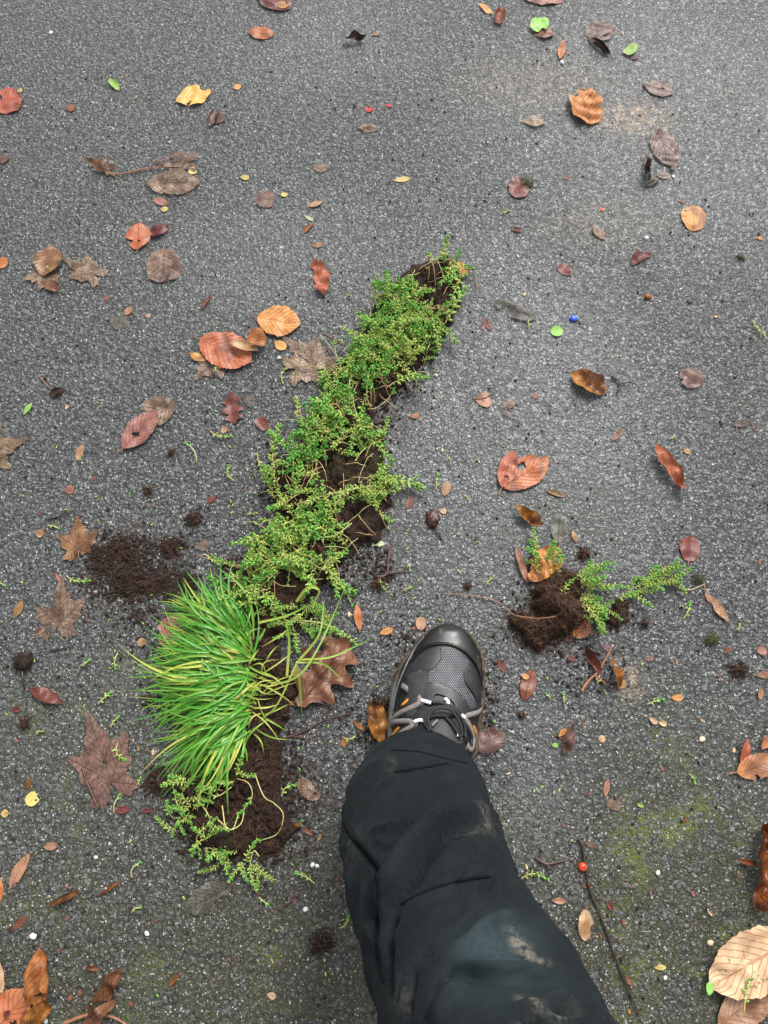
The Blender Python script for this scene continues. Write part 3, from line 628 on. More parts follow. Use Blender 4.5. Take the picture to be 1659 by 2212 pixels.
def sprig_geo(L, seed, path=None, dense=1.0, bare=0.0, rise=.25, leafL=.0078):
    rnd = random.Random(seed)
    if path is None:
        c = rnd.uniform(-.7, .7); pts = []
        for i in range(7):
            t = i/6; an = c*t
            pts.append(Vector((L*t*math.cos(an*.6), L*t*math.sin(an), L*(rise*t-.12*t*t+rnd.uniform(-.01, .01)))))
        path = smooth_path(pts, 2)
    st = tube(path, .0008, 5, .0006)
    # cumulative length
    cum = [0]
    for i in range(1, len(path)): cum.append(cum[-1]+(path[i]-path[i-1]).length)
    T = cum[-1]; lv = MB(); s = T*bare+.001; k = 0
    while s < T:
        i = max(j for j in range(len(cum)) if cum[j] <= s); i = min(i, len(path)-2)
        f = (s-cum[i])/max(cum[i+1]-cum[i], 1e-6); p = path[i].lerp(path[i+1], f); tg = (path[i+1]-path[i]).normalized()
        tt = s/T
        a = tg.cross(Vector((0, 0, 1)))
        if a.length < .1: a = tg.cross(Vector((0, 1, 0)))
        a.normalize(); b = a.cross(tg); an = k*2.4
        out = a*math.cos(an)+b*math.sin(an)
        fw = .45+.9*tt*tt*rnd.uniform(.6, 1.2)
        le = leafL*rnd.uniform(.7, 1.15)*(1 if tt < .85 else .75)
        V, F = ellip(p, out+tg*fw, le, le*.215)
        ti = min(1, max(0, .05+.85*tt**1.2+rnd.uniform(-.3, .3)))
        lv.add(V, F, tint=ti)
        k += 1; s += (.0025-.0012*tt)/dense*rnd.uniform(.8, 1.2)
    for q in range(5):                                     # rosette at the tip
        an = q*1.3; tg = (path[-1]-path[-2]).normalized(); a = tg.cross(Vector((0, 0, 1)))
        if a.length < .1: a = Vector((0, 1, 0))
        a.normalize(); b = a.cross(tg)
        V, F = ellip(path[-1], tg*.9+(a*math.cos(an)+b*math.sin(an))*.6, leafL*.75, leafL*.17)
        lv.add(V, F, tint=min(1, .75+rnd.uniform(-.2, .25)))
    return lv, st
PROTO = []; PLEN = []
for i in range(12):
    lv, st = sprig_geo([.020, .027, .034, .040][i % 4]*(1+.1*(i//4)), 500+i, dense=1.1, rise=[.15, .35, .55][i % 3], bare=[0, .1, .3][i % 3])
    PLEN.append([.020, .027, .034, .040][i % 4]*(1+.1*(i//4)))
    v = list(lv.v); f = list(lv.f); tn = list(lv.a['tint'])
    PROTO.append((np.array([tuple(p) for p in v]), f, np.array(tn), np.array([tuple(p) for p in st[0]]), st[1]))
def proto_meshes():
    out = []
    for i, (v, f, tn, sv, sf) in enumerate(PROTO):
        a = mesh('sprig', v, f, SEDUM, attrs={'tint': tn}); b = mesh('stem', sv, sf, STEM, attrs={'tint': np.linspace(0.2, .9, len(sv))})
        out.append((a.data, b.data)); bpy.data.objects.remove(a); bpy.data.objects.remove(b)
    return out
PM = proto_meshes()
def in_poly(x, y, P):
    c = False; n = len(P); j = n-1
    for i in range(n):
        if ((P[i][1] > y) != (P[j][1] > y)) and (x < (P[j][0]-P[i][0])*(y-P[i][1])/(P[j][1]-P[i][1])+P[i][0]): c = not c
        j = i
    return c
def edge_dist(X, Y, P):
    d = np.full(X.shape, 1e9)
    for i in range(len(P)):
        ax, ay = P[i][:2]; bx, by = P[(i+1) % len(P)][:2]
        vx, vy = bx-ax, by-ay; t = np.clip(((X-ax)*vx+(Y-ay)*vy)/(vx*vx+vy*vy+1e-12), 0, 1)
        d = np.minimum(d, np.hypot(X-ax-t*vx, Y-ay-t*vy))
    return d
def mound(name, poly, height, m, parent, seed=0, edge=.022, step=.0024, lump=1.0, rag=.010, holes=0):
    """a lumpy heap of soil over the outline poly (picture points on the ground)"""
    P = [at(*p, height*.85) for p in poly]; P = [Vector((p.x, p.y, 0)) for p in P]
    Q = smooth_path(P+[P[0]], 5)[:-1]
    Q = [Vector((p.x+rag*fbm(p.x*70, p.y*70, seed), p.y+rag*fbm(p.x*70, p.y*70, seed+9), 0)) for p in Q]
    xs = [p.x for p in Q]; ys = [p.y for p in Q]
    pts = [Vector((p.x, p.y)) for p in Q]; nb = len(pts)
    y = min(ys)
    while y < max(ys):
        x = min(xs)
        while x < max(xs):
            jx, jy = x+random.uniform(-.3, .3)*step, y+random.uniform(-.3, .3)*step
            if in_poly(jx, jy, Q): pts.append(Vector((jx, jy)))
            x += step
        y += step
    r_ = delaunay_2d_cdt(pts, [(i, (i+1) % nb) for i in range(nb)], [], 1, 1e-5)
    vv = r_[0]; ff = r_[2]
    X = np.array([p.x for p in vv]); Y = np.array([p.y for p in vv]); D = edge_dist(X, Y, Q)
    def H(x, y, d):
        k = min(1, d/edge); k = math.sqrt(max(0, 1-(1-k)**2))
        return height*k*(.75+lump*.55*fbm(x*28, y*28, seed))+.0060*k*fbm(x*170, y*170, seed, 5)*lump+.0002
    V = [(vv[i].x, vv[i].y, max(.0005, H(X[i], Y[i], D[i]))) for i in range(len(vv))]
    if holes: ff = [f for f in ff if fbm(V[f[0]][0]*95, V[f[0]][1]*95, seed+3, 4) > holes]
    o = mesh(name, V, ff, m, parent)
    def hf(x, y):
        if not in_poly(x, y, Q): return None
        return max(.0005, H(x, y, float(edge_dist(np.array([x]), np.array([y]), Q)[0])))
    return o, hf, Q
ICO = [(0, 0, 1), (.89, 0, .45), (.28, .85, .45), (-.72, .53, .45), (-.72, -.53, .45), (.28, -.85, .45), (.72, .53, -.45), (-.28, .85, -.45), (-.89, 0, -.45), (-.28, -.85, -.45), (.72, -.53, -.45), (0, 0, -1)]
ICF = [(0, 1, 2), (0, 2, 3), (0, 3, 4), (0, 4, 5), (0, 5, 1), (1, 6, 2), (2, 7, 3), (3, 8, 4), (4, 9, 5), (5, 10, 1), (2, 6, 7), (3, 7, 8), (4, 8, 9), (5, 9, 10), (1, 10, 6), (6, 11, 7), (7, 11, 8), (8, 11, 9), (9, 11, 10), (10, 11, 6)]
def crumb(mb, x, y, r_, z=0, tint=None):
    rz = random.uniform(0, 6.3); cs, sn = math.cos(rz), math.sin(rz); e = random.uniform(.5, 1)
    V = []
    for (a, b_, c) in ICO:
        k = r_*random.uniform(.7, 1.25); X, Y = a*k, b_*k*e
        V.append(Vector((x+X*cs-Y*sn, y+X*sn+Y*cs, max(0, z+r_*.4+c*k*.7))))
    mb.add(V, ICF, **({'tint': tint} if tint is not None else {}))
def grains(hf, Q, n, parent, loc, r=(.0007, .0022)):
    mb = MB(); xs = [p.x for p in Q]; ys = [p.y for p in Q]; k = 0; g_ = 0
    while k < n and g_ < n*30:
        g_ += 1; x, y = random.uniform(min(xs), max(xs)), random.uniform(min(ys), max(ys)); h = hf(x, y)
        if h is None: continue
        k += 1; rr = random.uniform(*r)*random.choice([.7, 1, 1, 1.6]); crumb(mb, x-loc.x, y-loc.y, rr, z=h-rr*.5)
    o = mb.build('soil_grains', SOIL, parent, smooth=False); o['kind'] = 'stuff'
def rootlets(name, hf, Q, n, parent, r=.00028, L=(.006, .020), lift=.002, tintr=(0, 1), center=None):
    mb = MB(); xs = [p.x for p in Q]; ys = [p.y for p in Q]; k = 0; guard = 0
    while k < n and guard < n*30:
        guard += 1
        x, y = random.uniform(min(xs), max(xs)), random.uniform(min(ys), max(ys)); h = hf(x, y)
        if h is None: continue
        k += 1; an = random.uniform(0, 6.3); Ln = random.uniform(*L); p = Vector((x, y, h)); path = []
        for q in range(5):
            hh = hf(p.x, p.y); zz = (hh if hh is not None else 0)+lift*random.uniform(.1, 1.3)
            path.append(Vector((p.x, p.y, zz))); an += random.uniform(-.7, .7); p += Vector((math.cos(an), math.sin(an), 0))*Ln/4
        V, F = tube(path, r*random.uniform(.7, 1.6), 3, r*.6, caps=False); mb.add(V, F, tint=random.uniform(*tintr)**1.7)
    o = mb.build(name, ROOT, parent); o['kind'] = 'stuff'; return o
def mat3(az, pitch, rollr, s):
    return (Matrix.Rotation(az, 3, 'Z') @ Matrix.Rotation(-pitch, 3, 'Y') @ Matrix.Rotation(rollr, 3, 'X')) * s
def plant_sprigs(spots, parent, nparts=100, loc=Vector((0, 0, 0))):
    """spots: (x,y,z,az,pitch,scale,proto, lightness). nearest/biggest become parts, the rest one mass"""
    spots = sorted(spots, key=lambda s: -(s[5]*s[2]+s[5]))
    for (x, y, z, az, pi, s, k) in spots[:nparts]:
        a = bpy.data.objects.new('sprig', PM[k][0]); C.objects.link(a); a.parent = parent
        a.location = Vector((x, y, z))-loc; a.rotation_euler = mat3(az, pi, random.uniform(-.4, .4), 1).to_euler(); a.scale = (s, s, s)
        b = bpy.data.objects.new('stem', PM[k][1]); C.objects.link(b); b.parent = a
    rest = spots[nparts:]
    if rest:
        for which, nm, m in ((0, 'low_sprigs', SEDUM), (3, 'low_stems', STEM)):
            VV = []; FF = []; TT = []; off = 0
            for (x, y, z, az, pi, s, k) in rest:
                v = PROTO[k][which]; M = np.array(mat3(az, pi, 0, s)); v2 = v @ M.T+np.array((x-loc.x, y-loc.y, z-loc.z))
                VV.append(v2); FF += [tuple(i+off for i in q) for q in PROTO[k][which+1]]; off += len(v2)
                jit = random.uniform(-.2, .2)+.9*fbm(x*22, y*22, 5)
                TT.append(np.clip(PROTO[k][2]+jit, 0, 1) if which == 0 else np.full(len(v2), .6))
            o = mesh(nm, np.concatenate(VV), FF, m, parent, attrs={'tint': np.concatenate(TT)}); o['kind'] = 'stuff'
def scatter_spots(hf, Q, n, bare, outward=None, smin=.55, smax=1.2, keep=.03, lift=.0):
    xs = [p.x for p in Q]; ys = [p.y for p in Q]; out = []; g_ = 0
    B = [(at(a, b_, .025), at(a+c, b_).x-at(a, b_).x, (at(a, b_-d).y-at(a, b_).y)) for (a, b_, c, d) in bare]
    while len(out) < n and g_ < n*60:
        g_ += 1; x, y = random.uniform(min(xs), max(xs)), random.uniform(min(ys), max(ys)); h = hf(x, y)
        if h is None: continue
        if any(((x-c.x)/rx)**2+((y-c.y)/ry)**2 < 1 for (c, rx, ry) in B) and random.random() > keep: continue
        az = random.uniform(0, 6.283); sc_ = random.uniform(smin, smax); kk = random.randrange(12); pit = random.uniform(-.3, .6)
        Lk = PLEN[kk]*sc_*math.cos(pit); tx, ty = x+Lk*math.cos(az), y+Lk*math.sin(az)
        if random.random() > .06:
            if any(((tx-c.x)/rx)**2+((ty-c.y)/ry)**2 < .8 for (c, rx, ry) in B): continue
            if not in_poly(x+.72*(tx-x), y+.72*(ty-y), Q): continue
        out.append((x, y, h*.8+random.uniform(0, .006)+lift, az, pit, sc_, kk))
    return out

# the long torn-up strip of stonecrop
strip_poly = [(975, 540), (1000, 580), (990, 640), (975, 680), (940, 745), (900, 790), (850, 835), (815, 860), (806, 905), (832, 940), (832, 1000), (850, 1045), (835, 1100), (818, 1155), (760, 1172), (728, 1215), (700, 1262), (660, 1292), (560, 1320), (485, 1290), (492, 1240), (525, 1195), (572, 1150), (592, 1092), (576, 1050), (590, 1000), (640, 965), (655, 900), (692, 862), (694, 812), (728, 768), (770, 735), (796, 680), (826, 620), (872, 580), (912, 556)]
strip = empty('stonecrop_strip', tuple(at(740, 950)))
tag(strip, 'long torn-up strip of bright green stonecrop with dark soil, running diagonally', 'plant strip')
SL = strip.location.copy()
def reparent_shift(o, par): o.location = o.location - par.location if o.parent else o.location
so_, shf, SQ = mound('soil', strip_poly, .024, SOIL, strip, 3); so_.location = -SL
ro = rootlets('rootlets', shf, SQ, 1500, strip); ro.location = -SL
grains(shf, SQ, 2600, strip, SL)
bare = [(905, 580, 44, 32), (958, 628, 34, 42), (752, 1000, 58, 44), (725, 1040, 50, 22), (618, 1022, 36, 26), (615, 1095, 34, 16), (780, 1132, 56, 46), (812, 870, 34, 46), (640, 1285, 60, 22), (770, 860, 26, 30), (690, 1180, 24, 16), (870, 800, 20, 20)]
spots = scatter_spots(shf, SQ, 640, bare)
# trailing shoots over the edges (picture base, picture tip)
for (b, t) in [((830, 1040), (895, 1030)), ((820, 1020), (855, 1000)), ((600, 1040), (560, 985)), ((590, 1060), (552, 1030)), ((700, 1230), (752, 1300)), ((690, 1215), (735, 1260)), ((640, 980), (600, 950)),
               ((560, 1160), (520, 1175)), ((600, 1130), (560, 1120)), ((955, 572), (972, 535)), ((940, 572), (925, 550)), ((960, 700), (985, 650)), ((890, 740), (900, 760)), ((840, 800), (860, 820)), ((790, 850), (785, 905)), ((760, 850), (765, 890)),
               ((700, 800), (690, 850)), ((805, 1090), (828, 1130)), ((720, 1180), (722, 1195)), ((830, 640), (805, 655)), ((745, 740), (715, 750)), ((530, 1220), (490, 1235)), ((510, 1270), (478, 1285)), ((820, 950), (838, 930)), ((640, 900), (650, 880)), ((1000, 590), (985, 650)), ((690, 860), (665, 880))]:
    p, q = at(*b, .012), at(*t, .006); d = q-p; d.z = 0
    spots.append((p.x, p.y, .012, math.atan2(d.y, d.x), -.1, max(.8, min(1.5, d.length/.035)), random.randrange(12)))
plant_sprigs(spots, strip, 100, SL)
def long_stems(parent, rows, loc, dense=.55, name='trailing_shoot'):
    for i, (pts, h, bare_) in enumerate(rows):
        P = []
        for k, p in enumerate(pts):
            x = at(p[0], p[1], p[2] if len(p) > 2 else h); P.append(x)
        path = smooth_path(P, 5); path = [p-loc for p in path]
        lv, st = sprig_geo(0, 900+i*7+len(pts), path=path, dense=dense, bare=bare_, leafL=.0058)
        o = lv.build(name, SEDUM, parent)
        s_ = mesh('stem', st[0], st[1], STEM, o, attrs={'tint': np.linspace(.35, 1, len(st[0]))})
long_stems(strip, [([(700, 1222, .03), (730, 1250, .02), (748, 1280, .008), (760, 1305, .004)], 0, 0), ([(555, 978, .004), (562, 1010, .01), (580, 1045, .02)], 0, 0),
                   ([(800, 1060, .03), (850, 1060, .02), (880, 1040, .012), (898, 1030, .01)], 0, 0), ([(640, 1090, .03), (720, 1065, .035), (815, 1048, .03)], 0, 0),
                   ([(606, 1180, .03), (625, 1220, .036), (622, 1260, .02)], 0, .8), ([(760, 1130, .03), (720, 1158, .03), (680, 1160, .02)], 0, .2),
                   ([(920, 690, .03), (950, 680, .03), (972, 672, .02)], 0, .3), ([(850, 640, .035), (870, 690, .03), (880, 720, .02)], 0, .3), ([(800, 880, .02), (792, 850, .03), (798, 800, .035)], 0, 0)], SL)

tg_ = MB(); gg = 0; xs_ = [p.x for p in SQ]; ys_ = [p.y for p in SQ]
while gg < 150:
    x, y = random.uniform(min(xs_), max(xs_)), random.uniform(min(ys_), max(ys_)); h = shf(x, y)
    if h is None: continue
    gg += 1; an = random.uniform(0, 6.28); Ln = random.uniform(.02, .06); cv_ = random.uniform(-1.2, 1.2); p = Vector((x, y, h)); path = []
    for q in range(8):
        hh = shf(p.x, p.y); hh = .004 if hh is None else hh
        path.append(Vector((p.x, p.y, hh+.004+.007*math.sin(math.pi*q/7)))); an += cv_/7; p += Vector((math.cos(an), math.sin(an), 0))*Ln/7
    V, F = tube([q-SL for q in smooth_path(path, 2)], random.uniform(.0005, .0009), 4, .0004, caps=False); tg_.add(V, F, tint=random.random())
o_ = tg_.build('tangled_stems', STEM, strip); o_['kind'] = 'stuff'
# soil-and-grass turf below it
turf_poly = [(560, 1300), (600, 1285), (660, 1285), (690, 1300), (650, 1340), (600, 1380), (612, 1420), (640, 1462), (628, 1520), (606, 1560), (604, 1640), (602, 1700), (622, 1760), (640, 1790), (600, 1826), (540, 1846), (450, 1842), (410, 1812), (386, 1740), (378, 1690), (420, 1640), (470, 1560), (480, 1460), (520, 1380), (540, 1330)]
turf = empty('grass_turf', tuple(at(540, 1600)))
tag(turf, 'piece of dark turf with long bright grass leaning left and a fringe of stonecrop', 'turf')
TL = turf.location.copy()
so2, thf, TQ = mound('soil', turf_poly, .022, SOIL, turf, 21); so2.location = -TL
ro2 = rootlets('rootlets', thf, TQ, 1500, turf); ro2.location = -TL
grains(thf, TQ, 3000, turf, TL)
def blade(p0, p1, h0, arch, w_, segs=9, droop=0.0, side=0.0):
    d = p1-p0; n = Vector((-d.y, d.x, 0)); n = n.normalized() if n.length > 0 else Vector((1, 0, 0))
    V = []; F = []
    for i in range(segs+1):
        t = i/segs
        c = p0.lerp(p1, t)+Vector((0, 0, arch*4*t*(1-t)*(1-.3*t)))+n*side*math.sin(math.pi*t)
        ww = w_/2*(1-t**3.0)*(.55+.45*min(1, t*4))+.0001
        V += [c-n*ww+Vector((0, 0, ww*.5)), c, c+n*ww+Vector((0, 0, ww*.5))]
    for i in range(segs):
        for j in range(2):
            a = i*3+j; F.append((a, a+1, a+4, a+3))
    return V, F
gb = MB(); random.seed(5)
TILL = []
for i in range(72):
    u = -1+2*(i+random.random())/72
    TILL.append((528+22*random.uniform(-1, 1)-14*abs(u), 1472+106*u, 0, u))
for (bx0, by0, a0, u) in TILL:
    # u<0: upper end, leaning up-left; u>0: lower end, leaning down-left
    a0 = math.pi+(.85*u if u < 0 else 1.0*u*u)+random.gauss(0, .27); tl_ = random.uniform(.72, 1.08)
    for q_ in range(12):
        bx, by = bx0+random.gauss(0, 7), by0+random.gauss(0, 6); an = a0+random.gauss(0, .17)
        if random.random() < .08: an += random.uniform(-1.3, 1.3)
        Ln = tl_*random.choice([1, 1, 1.08, .75, .55])*random.uniform(160, 245)*(1-.30*abs(u) if u < 0 else 1-.12*u)
        hb = .015; p0 = at(bx, by, hb); ht = random.choice([.004, .010, .018, .030])*random.uniform(.7, 1.2)
        p1 = at(bx+math.cos(an)*Ln, by-math.sin(an)*Ln, ht)
        V, F = blade(p0, p1, hb, random.uniform(.004, .030), random.uniform(.0020, .0038), side=(random.uniform(-.014, .014) if random.random() < .8 else random.uniform(-.022, .022)))
        dead = random.random() < .08; tip = random.random() < .14; j = random.uniform(.68, 1.15); tn = []
        for q in range(10):
            t = q/9; v_ = (.12 if dead else j)*min(1, .6+t*3.0)
            if tip and t > .85: v_ *= .2
            tn += [v_]*3
        gb.add([p-TL for p in V], F, tint=tn)
for i in range(30):     # short yellow blades round the crown, leaning right
    bx, by = 545+random.uniform(-30, 30), 1500+random.uniform(-110, 110); an = random.uniform(-1.2, 1.2); Ln = random.uniform(40, 100)
    p0 = at(bx, by, .018); p1 = at(bx+math.cos(an)*Ln, by-math.sin(an)*Ln, random.uniform(.012, .035))
    V, F = blade(p0, p1, 0, random.uniform(.004, .02), random.uniform(.0014, .0026), side=random.uniform(-.012, .012))
    gb.add([p-TL for p in V], F, tint=random.choice([.08, .3, .5, .7]))
go = gb.build('grass', GRASS, turf); go['kind'] = 'stuff'
for (pts, w_, ti, lab) in [
    ([(560, 1462, .02), (600, 1476, .03), (650, 1455, .045), (690, 1395, .04), (720, 1330, .03), (750, 1258, .03)], .0024, .75, 1),
    ([(640, 1430, .04), (700, 1435, .03), (740, 1470, .02)], .0024, .8, 1), ([(640, 1430, .04), (648, 1480, .02), (652, 1540, .01)], .0028, .8, 1),
    ([(645, 1428, .04), (690, 1370, .05), (700, 1300, .04)], .003, .85, 1), ([(620, 1460, .03), (625, 1390, .04), (618, 1340, .05)], .003, .7, 1),
    ([(560, 1345, .03), (620, 1330, .04), (665, 1308, .04)], .003, .8, 1), ([(640, 1300, .03), (665, 1270, .05), (690, 1278, .05), (665, 1320, .03)], .0036, .5, 1),
    ([(640, 1435, .04), (600, 1520, .03), (560, 1560, .02)], .0018, .6, 1), ([(650, 1425, .04), (712, 1420, .04), (760, 1400, .03), (800, 1380, .03)], .0022, .85, 1)]:
    P = smooth_path([at(*p) for p in pts], 6); V = []; F = []
    n = len(P)
    for i, p in enumerate(P):
        d = P[min(i+1, n-1)]-P[max(i-1, 0)]; nn = Vector((-d.y, d.x, 0)).normalized(); t = i/(n-1); ww = w_/2*(1-t**3)+.0002
        V += [p-nn*ww-TL+Vector((0, 0, ww*.5)), p-TL, p+nn*ww-TL+Vector((0, 0, ww*.5))]
    for i in range(n-1):
        for j in range(2): a = i*3+j; F.append((a, a+1, a+4, a+3))
    mesh('long_grass_blade', V, F, GRASS, turf, attrs={'tint': [ti*min(1, .3+1.2*(i//3)/n) for i in range(len(V))]})
random.seed(8)
tsp = []
for (a, b_, n_) in [(400, 1690, 5), (420, 1740, 8), (390, 1780, 7), (440, 1800, 6), (455, 1830, 5), (480, 1850, 6), (520, 1855, 4), (500, 1680, 5), (470, 1700, 4), (540, 1855, 3), (650, 1320, 9), (690, 1340, 9), (640, 1350, 6), (705, 1350, 7), (610, 1320, 5), (560, 1310, 4)]:
    for _ in range(n_):
        p = at(a+random.uniform(-18, 18), b_+random.uniform(-16, 16), .012); h = thf(p.x, p.y) or .002
        tsp.append((p.x, p.y, h+.003, random.uniform(0, 6.28), random.uniform(-.1, .5), random.uniform(.5, .8), random.randrange(12)))
plant_sprigs(tsp, turf, 100, TL)
long_stems(turf, [([(500, 1680, .02), (535, 1690, .04), (545, 1720, .04), (525, 1750, .03)], 0, .7), ([(550, 1670, .03), (570, 1720, .035), (592, 1735, .025), (612, 1760, .02), (600, 1800, .012), (565, 1815, .01)], 0, .97),
                  ([(420, 1720, .02), (450, 1760, .035), (455, 1800, .02)], 0, .5), ([(480, 1740, .03), (490, 1790, .035), (520, 1780, .03), (528, 1745, .03)], 0, .85), ([(470, 1770, .03), (500, 1792, .03), (515, 1760, .03)], 0, .85),
                  ([(440, 1790, .02), (425, 1810, .012), (432, 1850, .004)], 0, .6), ([(560, 1850, .01), (548, 1838, .01), (540, 1870, .004), (545, 1880, .004)], 0, .6), ([(500, 1700, .03), (470, 1720, .03), (440, 1710, .02)], 0, .4),
                  ([(640, 1340, .02), (690, 1345, .02), (725, 1360, .01)], 0, 0), ([(400, 1700, .01), (385, 1740, .006), (372, 1690, .004)], 0, .5)], TL, name='wiry_shoot')

# the rooted clump at the right
cl = empty('stonecrop_clump', tuple(at(1195, 1310)))
tag(cl, 'uprooted stonecrop clump with a ball of dark roots, right of the shoe', 'plant clump')
CL = cl.location.copy()
a_, h1, Q1 = mound('root_ball', [(1185, 1232), (1230, 1222), (1250, 1240), (1262, 1290), (1272, 1330), (1240, 1358), (1200, 1375), (1188, 1394), (1150, 1380), (1112, 1352), (1108, 1322), (1140, 1318), (1170, 1330), (1160, 1280)], .034, SOIL, cl, 5, edge=.03); a_.location = -CL
r1_ = rootlets('rootlets', h1, Q1, 1300, cl, L=(.008, .024), lift=.004); r1_.location = -CL
grains(h1, Q1, 900, cl, CL)
csp = []
for (a, b_, n_, dx, dy) in [(1252, 1245, 8, 1, .2), (1266, 1270, 9, 1, 0), (1264, 1298, 8, 1, -.2), (1272, 1318, 7, .8, -.5), (1172, 1232, 4, -.3, 1), (1186, 1228, 4, 0, 1), (1165, 1205, 3, -.5, 1), (1212, 1228, 2, 0, 1), (1212, 1290, 1, 0, 1)]:
    for _ in range(n_):
        p = at(a+random.uniform(-14, 14), b_+random.uniform(-12, 12), .015); h = (h1(p.x, p.y) or .004)
        csp.append((p.x, p.y, min(h, .02)+.003, math.atan2(dy, dx)+random.uniform(-.7, .7), random.uniform(-.1, .5), random.uniform(.6, .9), random.randrange(12)))
plant_sprigs(csp, cl, 100, CL)
rt = [at(1150, 1335, .03), at(1110, 1328, .012), at(1085, 1306, .004), at(1050, 1292, .003), at(1000, 1285, .003), at(955, 1281, .002)]
V, F = tube([p-CL for p in smooth_path(rt, 6)], .0011, 5, .0005, .15); mesh('long_root', V, F, STALK, cl)
rt = [at(1120, 1332, .02), at(1160, 1336, .034), at(1200, 1332, .038)]
V, F = tube([p-CL for p in smooth_path(rt, 6)], .0009, 5, .0005, .15); mesh('long_root', V, F, STALK, cl)
# creeping cutting
cu = empty('stonecrop_cutting', tuple(at(1400, 1270)))
tag(cu, 'creeping stonecrop cutting arched right of the rooted clump', 'plant cutting')
UL = cu.location.copy()
a_, h2, Q2 = mound('root_ball', [(1334, 1296), (1352, 1302), (1350, 1340), (1326, 1346), (1314, 1330), (1330, 1318)], .012, SOIL, cu, 15, edge=.01); a_.location = -UL
r2_ = rootlets('rootlets', h2, Q2, 120, cu, L=(.004, .012)); r2_.location = -UL
csp = []
for (a, b_, n_) in [(1336, 1298, 2), (1352, 1285, 3), (1372, 1276, 3), (1385, 1262, 3), (1400, 1252, 4), (1420, 1252, 5), (1440, 1256, 5)]:
    for _ in range(n_):
        p = at(a+random.uniform(-5, 5), b_+random.uniform(-6, 6)); csp.append((p.x, p.y, random.uniform(.002, .009), random.uniform(-.4, .9)+(3.1 if a > 1410 and random.random() < .4 else 0), random.uniform(0, .3), random.uniform(.55, .85), random.randrange(12)))
plant_sprigs(csp, cu, 100, UL)
V, F = tube([p-UL for p in smooth_path([at(1440, 1256, .006), at(1465, 1268, .004), at(1490, 1274, .003), at(1508, 1268, .004), at(1522, 1262, .003)], 5)], .0010, 5, .0007); mesh('stem', V, F, STEM, cu, attrs={'tint': [.5]*len(V)})

# loose sprigs, one thing each: base, tip, label
SPR = [((612, 832), (622, 794), 'upright green sprig left of the middle of the strip'), ((455, 932), (497, 944), 'green sprig with a tan leaf tip above it, left of the strip'),
 ((508, 1040), (494, 1010), 'small green sprig left of the strip, level with the big soil lump'), ((426, 1000), (404, 960), 'thin bare green stem left of the strip'),
 ((145, 1245), (192, 1256), 'green sprig with a long stem left of the scattered soil'), ((105, 1137), (127, 1142), 'tiny sprig above left of the brown lobed leaf'),
 ((-6, 1262), (12, 1266), 'sprig cut by the left edge'), ((256, 1412), (250, 1443), 'curled green sprig left of the grass'), ((175, 1438), (192, 1428), 'tiny green sprig left of the curled one by the grass'),
 ((212, 1522), (238, 1498), 'green sprig above the largest decayed leaf'), ((240, 1572), (256, 1550), 'green sprig on the edge of the largest decayed leaf'), ((78, 1582), (92, 1580), 'tiny sprig in the far lower left'),
 ((444, 1198), (476, 1222), 'thin sprig between the scattered soil and the strip'), ((752, 1410), (762, 1432), 'plump sprig right of the oak leaf tip'), ((255, 1606), (268, 1640), 'sprig touching the lowest grass tips'),
 ((608, 1725), (636, 1696), 'upright sprig right of the turf'), ((680, 1908), (642, 1886), 'bright sprig below right of the turf'), ((560, 1938), (578, 1952), 'small sprig below the turf'),
 ((734, 2004), (752, 1982), 'small sprig touching the left of the trousers'), ((248, 1756), (258, 1720), 'thin upright stem left of the turf'), ((285, 1972), (302, 1960), 'tiny sprig in the lower left'),
 ((296, 1696), (304, 1682), 'tiny sprig left of the turf soil'), ((286, 1896), (302, 1864), 'squiggly thin stem below left of the turf'), ((1118, 1904), (1180, 1898), 'bright long sprig touching the right of the trousers'),
 ((1487, 1672), (1500, 1690), 'looped tiny green sprig in the lower right'), ((1474, 1338), (1488, 1306), 'upright bright sprig below the creeping cutting'), ((1142, 712), (1144, 690), 'small sprig on the tip of the torn grey leaf'),
 ((1659, 735), (1626, 700), 'dark green sprig at the right edge'), ((1084, 460), (1098, 458), 'tiny sprig in the upper right middle'), ((1445, 950), (1456, 946), 'tiny green rosette at the right'),
 ((762, 646), (754, 640), 'tiny dull sprig left of the strip top'), ((104, 576), (110, 584), 'tiny sprig on the ribbed dark brown leaf'), ((462, 806), (466, 798), 'tiny rosette below the large orange-red leaf'),
 ((942, 1060), (946, 1028), 'bright sprig on the thin tan leaf right of the strip'), ((1218, 1520), (1216, 1500), 'tiny sprig by a pink scrap right of the shoe'), ((1395, 1522), (1428, 1512), 'loose sprig in the right near the light orange leaf'),
 ((1290, 1480), (1284, 1462), 'tiny sprig in the leaf litter heap'), ((1606, 2188), (1624, 2102), 'long sprig lying on the big pale leaf'), ((880, 1218), (886, 1232), 'tiny sprig right of the reddish root'),
 ((822, 1250), (830, 1272), 'sprig on the mossy crumb right of the strip foot'), ((868, 1278), (888, 1270), 'sprig below the reddish root right of the strip'), ((1188, 1512), (1180, 1500), 'tiny sprig left of the pink scrap'),
 ((1048, 1268), (1062, 1250), 'rolled dull green leaf sprig left of the clump'), ((740, 1592), (770, 1588), 'sprig under the thin twigs left of the shoe'), ((845, 1495), (852, 1478), 'little sprig poking out at the left of the shoe'),
 ((1586, 1362), (1596, 1350), 'yellow-green tuft at the right below the tan twisted leaf'), ((535, 1115), (543, 1112), 'tiny rosette left of the lower strip')]
